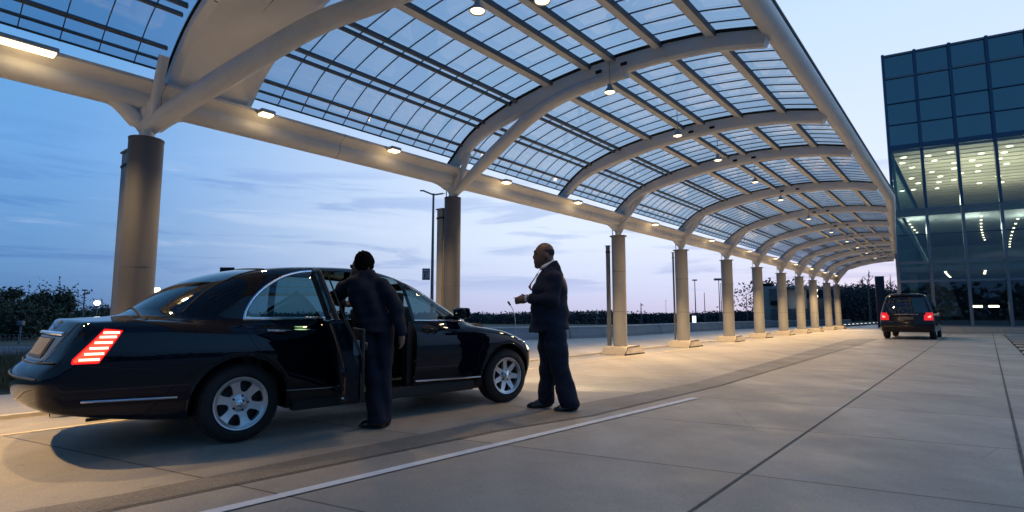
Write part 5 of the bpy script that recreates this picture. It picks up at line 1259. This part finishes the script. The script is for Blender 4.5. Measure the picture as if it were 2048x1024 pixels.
# sign pillar, lit panel, masts and street lamps
sp = thing('sign_pillar', far(1765, 645, 44).xy.to_3d(), R(-28), 'tall dark blue sign pillar with a red edge beside the minivan', 'sign pillar')
b = MB(); b.rbox((0, 0, 2.0), (.58, .34, 4.0), .02); b.build('panel', M['bluepanel'], sp); b = MB(); b.box((-.30, -.02, 2.0), (.03, .36, 3.98)); b.box((0, 0, 4.02), (.62, .38, .05)); b.build('edge_trim', M['redpanel'], sp, smooth=False)
lp_ = thing('lit_panel', gp(1389, 656), R(-8), 'small upright white lit panel standing by the barrier wall', 'lit sign'); b = MB(); b.rbox((0, 0, .50), (.27, .05, .80), .01); b.build('panel', M['white'], lp_); b = MB(); b.box((0, .03, .45), (.31, .05, .92)); b.box((0, .02, .03), (.5, .3, .06)); b.build('frame', M['pole'], lp_, smooth=False)
def lamp_post(px, pyb, Y, ptop, label, arms, r=.06, box=None, cat='street lamp'):
    base = far(px, pyb, Y); base.z = 0; h = far(px, ptop, Y).z; t = thing('street_lamp', base, 0, label, cat, 'street lamps and masts beyond the barrier')
    b = MB(); b.tube([(0, 0, 0), (0, 0, h * .5), (0, 0, h)], [r, r * .8, r * .55], 10); b.box((0, 0, .05), (r * 4, r * 4, .1)); b.build('pole', M['pole'], t)
    for dx, dz, hl in arms:
        b = MB(); b.tube([(0, 0, h - .05), (dx * .9, 0, h + dz)], r * .45, 6); a = b.build('arm', M['pole'], t)
        if hl: b = MB(); b.rbox((dx, 0, h + dz), (hl, hl * .5, hl * .28), hl * .06); b.build('lamp_head', M['pole'], a)
    if box:
        pxa, pya, pxb, pyb2 = box; p0, p1 = far(pxa, pya, Y) - base, far(pxb, pyb2, Y) - base
        b = MB(); b.rbox(((p0.x + p1.x) / 2, -.02, (p0.z + p1.z) / 2), (abs(p1.x - p0.x), .06, abs(p1.z - p0.z)), .01); s_ = b.build('sign_plate', M['pole'], t)
        b = MB(); cx_, cz_ = (p0.x + p1.x) / 2, (p0.z + p1.z) / 2; w_, h_ = abs(p1.x - p0.x), abs(p1.z - p0.z)
        b.box((cx_, -.056, cz_ - .1 * h_), (w_ * .8, .01, h_ * .42)); b.box((cx_, -.056, cz_ + .32 * h_), (w_ * .8, .01, h_ * .12)); b.build('sign_face', mat('pale_sign_face', (.30, .36, .42), .5), s_, smooth=False)
        b = MB(); b.box((cx_ - .18 * w_, -.063, cz_ - .1 * h_), (w_ * .1, .006, h_ * .3)); b.box((cx_ - .03 * w_, -.063, cz_ + .02 * h_), (w_ * .22, .006, h_ * .06)); b.box((cx_ - .03 * w_, -.063, cz_ - .2 * h_), (w_ * .22, .006, h_ * .06)); b.box((cx_ + .2 * w_, -.063, cz_ - .1 * h_), (w_ * .08, .006, h_ * .3)); b.build('lettering', M['dark'], s_, smooth=False)
    return t
lamp_post(862.5, 690, 19, 387, 'tall blue grey street lamp with two arms and a sign box, behind the sedan', [(-.40, .10, .15), (.38, .0, .06)], .065, (845, 537, 860, 560))
lamp_post(164, 655, 34, 582, 'floodlight mast above the shrubs left of the thick column', [(0, .05, .30), (.0, -.42, .22)], .05)
lamp_post(1392.5, 655, 44, 561, 'slim street lamp behind the white lit panel', [(0, .03, .36)], .05); lamp_post(1441, 655, 46, 560, 'street lamp with a broad head left of the fifth column', [(-.05, .05, .62)], .05); lamp_post(1444.5, 655, 46.5, 566, 'thin mast right beside the broad headed street lamp', [], .04, cat='mast')
lamp_post(1411, 655, 50, 585, 'plain thin mast between the slim street lamp and the fifth column', [], .045, cat='mast'); lamp_post(1495.5, 655, 50, 586, 'plain thin mast left of the sixth column', [], .04, cat='mast'); lamp_post(1741, 650, 62, 558, 'thin tall mast left of the sign pillar', [], .06, cat='mast')
lamp_post(1283, 655, 48, 606, 'short dark mast with a drooping flag and stay, right of the third column', [(.10, -.18, .22)], .06, cat='mast'); lamp_post(1194, 655, 55, 618, 'short dark mast left of the third column', [], .05, cat='mast'); lamp_post(1333, 655, 70, 600, 'faint twin aerial mast far beyond the barrier', [(.2, -.2, 0)], .03, cat='mast')
lamp_post(965, 655, 70, 622, 'tiny mast on the tree line above the sedan bonnet', [(.3, -.3, .2)], .06, cat='mast')
# white lamp globe and box lamp at the left, dark sign over the roof
g_ = thing('globe_lamp', gp(190, 662), 0, 'white glowing globe lamp on a short post among the shrubs', 'lamp'); zz = far(190, 606, g_.location.y).z
b = MB(); b.lathe([(.17 * math.sin(a), zz - .0 + .15 * -math.cos(a)) for a in np.linspace(0, PI, 12)], (0, 0, 0), 'z', 16); b.build('globe', M['whitelamp'], g_); b = MB(); b.tube([(0, 0, 0), (0, 0, zz - .1)], .05, 8); b.build('pole', M['pole'], g_)
g_ = thing('box_lamp', far(307, 660, 24).xy.to_3d(), 0, 'small lit box lamp on a post peeping out right of the thick column', 'lamp'); zz = far(307, 580, 24).z
b = MB(); b.rbox((0, 0, zz), (.26, .2, .2), .04); b.build('lamp_head', M['lampglow3'], g_); b = MB(); b.tube([(0, 0, 0), (0, 0, zz - .05)], .05, 8); b.build('pole', M['pole'], g_)
g_ = thing('sign_board', far(448, 660, 26).xy.to_3d(), 0, 'dark rectangular sign board showing above the sedan roof', 'sign'); z0, z1 = far(448, 566, 26).z, far(448, 540, 26).z
b = MB(); b.rbox((0, 0, (z0 + z1) / 2), (.66, .10, z1 - z0 + .25), .02); b.build('board', M['dark'], g_); b = MB(); b.tube([(0, .06, 0), (0, .06, z0)], .06, 8); b.build('pole', M['pole'], g_)
g_ = thing('meter_post', gp(38, 689), 0, 'small dark box on a post at the roadside by the left trees', 'meter post'); b = MB(); b.tube([(0, 0, 0), (0, 0, .62)], .03, 8); b.build('pole', M['pole'], g_); b = MB(); b.rbox((0, 0, .74), (.19, .14, .16), .02); b.build('box', M['postm'], g_)
# whip pole with a dark tip beyond the bonnet
g_ = thing('marker_pole', gp(1031, 690), 0, 'thin bent marker pole with a black tip before the hands of the bald man', 'marker pole'); Yd = g_.location.y
P_ = [far(px, py, Yd) - g_.location for px, py in ((1031, 688), (1031, 645), (1029, 630), (1025, 617), (1021, 611))]; b = MB(); b.tube(P_, .012, 6); b.build('rod', M['lampmetal'], g_); b = MB(); p0, p1 = far(1021, 611, Yd) - g_.location, far(1016, 603, Yd) - g_.location; b.tube([p0, p1], [.03, .036], 8); b.build('tip', M['dark'], g_)
# distant station building behind the columns
dY = 62.0
db = thing('station_building', far(1560, 655, dY).xy.to_3d(), R(-14), 'pale low building with a grey window block and roof hook behind the far columns', 'building')
K = dY / FOC
def dbx(name, x0, x1, y0, y1, dep, m, parent=db, off=0.0):
    b = MB(); b.rbox(((x0 + x1) / 2 * K - 1560 * K, off, EYE + (627 - (y0 + y1) / 2) * K), ((x1 - x0) * K, dep, (y1 - y0) * K), .02); return b.build(name, m, parent, smooth=False)
dbx('wall', 1524, 1600, 575, 655, 5, M['wallpale']); dbx('window_block', 1534, 1562, 580, 609, .4, M['wallgrey'], off=-2.7); dbx('window_band', 1535, 1560, 603, 611, .3, M['dark'], off=-2.95); dbx('lower_wall', 1535, 1640, 618, 655, 1.0, M['wallgrey'], off=-2.9); dbx('roof_box', 1524, 1544, 568, 575, 3, M['dark']); dbx('roof_arm', 1560, 1660, 577, 582, .8, M['wallgrey'], off=-2.6); dbx('back_wall', 1600, 1660, 599, 655, 4, M['wallgrey'])
b = MB(); X_ = lambda px: (px - 1560) * K; Z_ = lambda py: EYE + (627 - py) * K; b.tube([(X_(1542), 0, Z_(568)), (X_(1546), 0, Z_(560)), (X_(1546), 0, Z_(556)), (X_(1543), 0, Z_(557))], .09, 6); b.build('roof_hook', M['dark'], db)
for px, py in ((1579, 607), (1582, 611), (1612, 584), (1611, 590), (1612, 595)):
    b = MB(); b.rbox((X_(px), -3.6, Z_(py)), (.22, .1, .2), .03); b.build('flood_lamp', M['whitelamp'], db)
# row of little kerb lights running on past the canopy
for i in range(9):
    q = i / 8; p = gp(1688 + 66 * q, 653.5 - 5.0 * q); k = thing('kerb_light', p, CRZ, 'little white kerb light in the row running on past the last columns', 'kerb light', 'kerb lights beyond the last columns')
    b = MB(); b.rbox((0, 0, .08), (.6, .4, .16), .04); b.build('block', M['postm'], k); b = MB(); b.rbox((-.1, -.1, .18), (.16, .12, .05), .02); b.build('lens', M['whitelamp2'], k)
# verge at the left with fence
def grass_patch(x0, x1, y0, y1, n, seed):
    rg = np.random.default_rng(seed); x = rg.uniform(x0, x1, n); y = rg.uniform(y0, y1, n); h = rg.uniform(.08, .34, n); a = rg.uniform(0, 6.3, n); w = .008
    dx, dy = np.cos(a) * w, np.sin(a) * w; lx, ly = rg.normal(0, .07, n), rg.normal(0, .07, n)
    V = np.stack([np.stack([x - dx, y - dy, 0 * x - .02], 1), np.stack([x + dx, y + dy, 0 * x - .02], 1), np.stack([x + lx, y + ly, h], 1)], 1).reshape(-1, 3)
    me = bpy.data.meshes.new('verge_grass'); me.from_pydata(V.tolist(), [], np.arange(3 * n).reshape(n, 3).tolist()); me.materials.append(mat('grass_blade', (.06, .065, .035), .8, var=.4, scale=3)); me.update(); return tag(link(bpy.data.objects.new('verge_grass', me)), kind='stuff')
grass_patch(-11.5, -5.6, 8.0, 13.2, 16000, 3)
fn = thing('fence', (-14, 12.6, 0), 0, 'low wire mesh fence on the verge at the left edge', 'fence')
for i in range(5): b = MB(); b.tube([(i * 2.2, 0, -.02), (i * 2.2, 0, .62)], .025, 6); b.build('post', M['pole'], fn)
b = MB()
for z in np.arange(.04, .62, .08): b.tube([(0, 0, z), (8.8, 0, z)], .004, 4)
for x in np.arange(0, 8.8, .1): b.tube([(x, 0, .02), (x, 0, .6)], .003, 4)
b.build('mesh', M['pole'], fn, smooth=False)

# ---------------------------------------------------------------- sky and light
w = bpy.data.worlds.new('World'); scn.world = w; w.use_nodes = True; nt = w.node_tree; N, L = nt.nodes, nt.links
for n in list(N): N.remove(n)
out = N.new('ShaderNodeOutputWorld'); bg = N.new('ShaderNodeBackground')
tc = N.new('ShaderNodeTexCoord'); nv = N.new('ShaderNodeVectorMath'); nv.operation = 'NORMALIZE'; L.new(tc.outputs['Generated'], nv.inputs[0])
sx = N.new('ShaderNodeSeparateXYZ'); L.new(nv.outputs[0], sx.inputs[0])
hz = N.new('ShaderNodeCombineXYZ'); L.new(sx.outputs['X'], hz.inputs[0]); L.new(sx.outputs['Y'], hz.inputs[1])
hn = N.new('ShaderNodeVectorMath'); hn.operation = 'NORMALIZE'; L.new(hz.outputs[0], hn.inputs[0])
SUN_AZ = R(34)
dt = N.new('ShaderNodeVectorMath'); dt.operation = 'DOT_PRODUCT'; dt.inputs[1].default_value = (math.sin(SUN_AZ), math.cos(SUN_AZ), 0); L.new(hn.outputs[0], dt.inputs[0])
def ramp(pts, src):
    r = N.new('ShaderNodeValToRGB'); e = r.color_ramp.elements
    for i, (p, c) in enumerate(pts):
        el = e[i] if i < 2 else e.new(p); el.position = p; el.color = (*c, 1)
    L.new(src, r.inputs[0]); return r.outputs['Color']
ez = N.new('ShaderNodeMapRange'); ez.inputs[1].default_value = -.05; ez.inputs[2].default_value = .95; L.new(sx.outputs['Z'], ez.inputs[0]); E_ = ez.outputs[0]
bright = ramp(SKY_BRIGHT, E_); dark = ramp(SKY_DARK, E_); back = ramp(SKY_BACK, E_)
def maprange(x, a, b_, c, d, smooth=True):
    q = N.new('ShaderNodeMapRange'); q.inputs[1].default_value = a; q.inputs[2].default_value = b_; q.inputs[3].default_value = c; q.inputs[4].default_value = d
    if smooth: q.interpolation_type = 'SMOOTHSTEP'
    L.new(x, q.inputs[0]); return q.outputs[0]
def mix(f, a, b_, mode='MIX'):
    m_ = N.new('ShaderNodeMix'); m_.data_type = 'RGBA'; m_.blend_type = mode
    if hasattr(f, 'is_linked') or hasattr(f, 'links'): L.new(f, m_.inputs['Factor'])
    else: m_.inputs['Factor'].default_value = f
    for k_, v in (('A', a), ('B', b_)):
        if isinstance(v, tuple): m_.inputs[k_].default_value = (*v, 1)
        else: L.new(v, m_.inputs[k_])
    return m_.outputs['Result']
c1 = mix(maprange(dt.outputs['Value'], .22, .93, 0, 1), dark, bright); c2 = mix(maprange(dt.outputs['Value'], -.5, .3, 1, 0), c1, back)
# thin streaks of cloud
mp = N.new('ShaderNodeMapping'); mp.inputs['Scale'].default_value = (2.2, 2.2, 22); mp.inputs['Rotation'].default_value = (0, R(1.5), 0); L.new(nv.outputs[0], mp.inputs[0])
nz = N.new('ShaderNodeTexNoise'); nz.inputs['Scale'].default_value = 1.35; nz.inputs['Detail'].default_value = 8; nz.inputs['Roughness'].default_value = .58; nz.inputs['Distortion'].default_value = .5; L.new(mp.outputs[0], nz.inputs['Vector'])
band = maprange(sx.outputs['Z'], .02, .07, 0, 1); band2 = maprange(sx.outputs['Z'], .17, .30, 1, 0)
mm = N.new('ShaderNodeMath'); mm.operation = 'MULTIPLY'; L.new(band, mm.inputs[0]); L.new(band2, mm.inputs[1])
cm = N.new('ShaderNodeMath'); cm.operation = 'MULTIPLY'; L.new(maprange(nz.outputs['Fac'], .50, .63, 0, .58), cm.inputs[0]); L.new(mm.outputs[0], cm.inputs[1])
c3 = mix(cm.outputs[0], c2, mix(1.0, c2, (.50, .60, .80), 'MULTIPLY'))
lm = N.new('ShaderNodeMath'); lm.operation = 'MULTIPLY'; L.new(maprange(nz.outputs['Fac'], .44, .30, 0, .24), lm.inputs[0]); L.new(mm.outputs[0], lm.inputs[1])
c4 = mix(lm.outputs[0], c3, (.62, .70, .84))
L.new(c4, bg.inputs['Color']); bg.inputs['Strength'].default_value = 1.0
sk = N.new('ShaderNodeTexSky'); sk.sky_type = 'NISHITA'; sk.sun_disc = False; sk.sun_elevation = R(1.5); sk.sun_rotation = SUN_AZ
b2 = N.new('ShaderNodeBackground'); b2.inputs['Strength'].default_value = .006; L.new(sk.outputs[0], b2.inputs['Color'])
ad = N.new('ShaderNodeAddShader'); L.new(bg.outputs[0], ad.inputs[0]); L.new(b2.outputs[0], ad.inputs[1]); L.new(ad.outputs[0], out.inputs['Surface'])
sd = bpy.data.lights.new('sun', 'SUN'); sd.energy = SUN_E; sd.angle = R(12); sd.color = (1, .86, .74); so = link(bpy.data.objects.new('sun', sd))
so.rotation_euler = Vector((math.sin(SUN_AZ), math.cos(SUN_AZ), math.tan(R(7)))).to_track_quat('Z', 'Y').to_euler()
# the sedan's and the van's own lamps
def spot_to(loc, aim, w_, col, parent, size, r=.05):
    o = light('SPOT', loc, w_, col, parent, r, (R(size), .6)); o.rotation_euler = (Vector(aim) - Vector(loc)).to_track_quat('-Z', 'Y').to_euler(); return o
for s in (-1, 1): spot_to((3.98, s * .62, .66), (7, s * .7, -.2), 70, (1, .82, .5), car, 80)
# ---------------------------------------------------------------- camera and render settings
cd_ = bpy.data.cameras.new('camera'); cam = link(bpy.data.objects.new('camera', cd_)); cam.location = (0, 0, EYE); cam.rotation_euler = (PI / 2 + PITCH, 0, 0)
cd_.sensor_width = 36; cd_.lens = 36 * FOC / 2048; cd_.clip_start = .05; cd_.clip_end = 3000; scn.camera = cam
vs_ = scn.view_settings; vs_.view_transform = 'Standard'; vs_.look = 'None'; vs_.exposure = .3; vs_.gamma = 1
scn.render.engine = 'CYCLES'; cy = scn.cycles; cy.use_denoising = True; cy.max_bounces = 10; cy.transparent_max_bounces = 24; cy.sample_clamp_indirect = 6; cy.caustics_reflective = False; cy.caustics_refractive = False
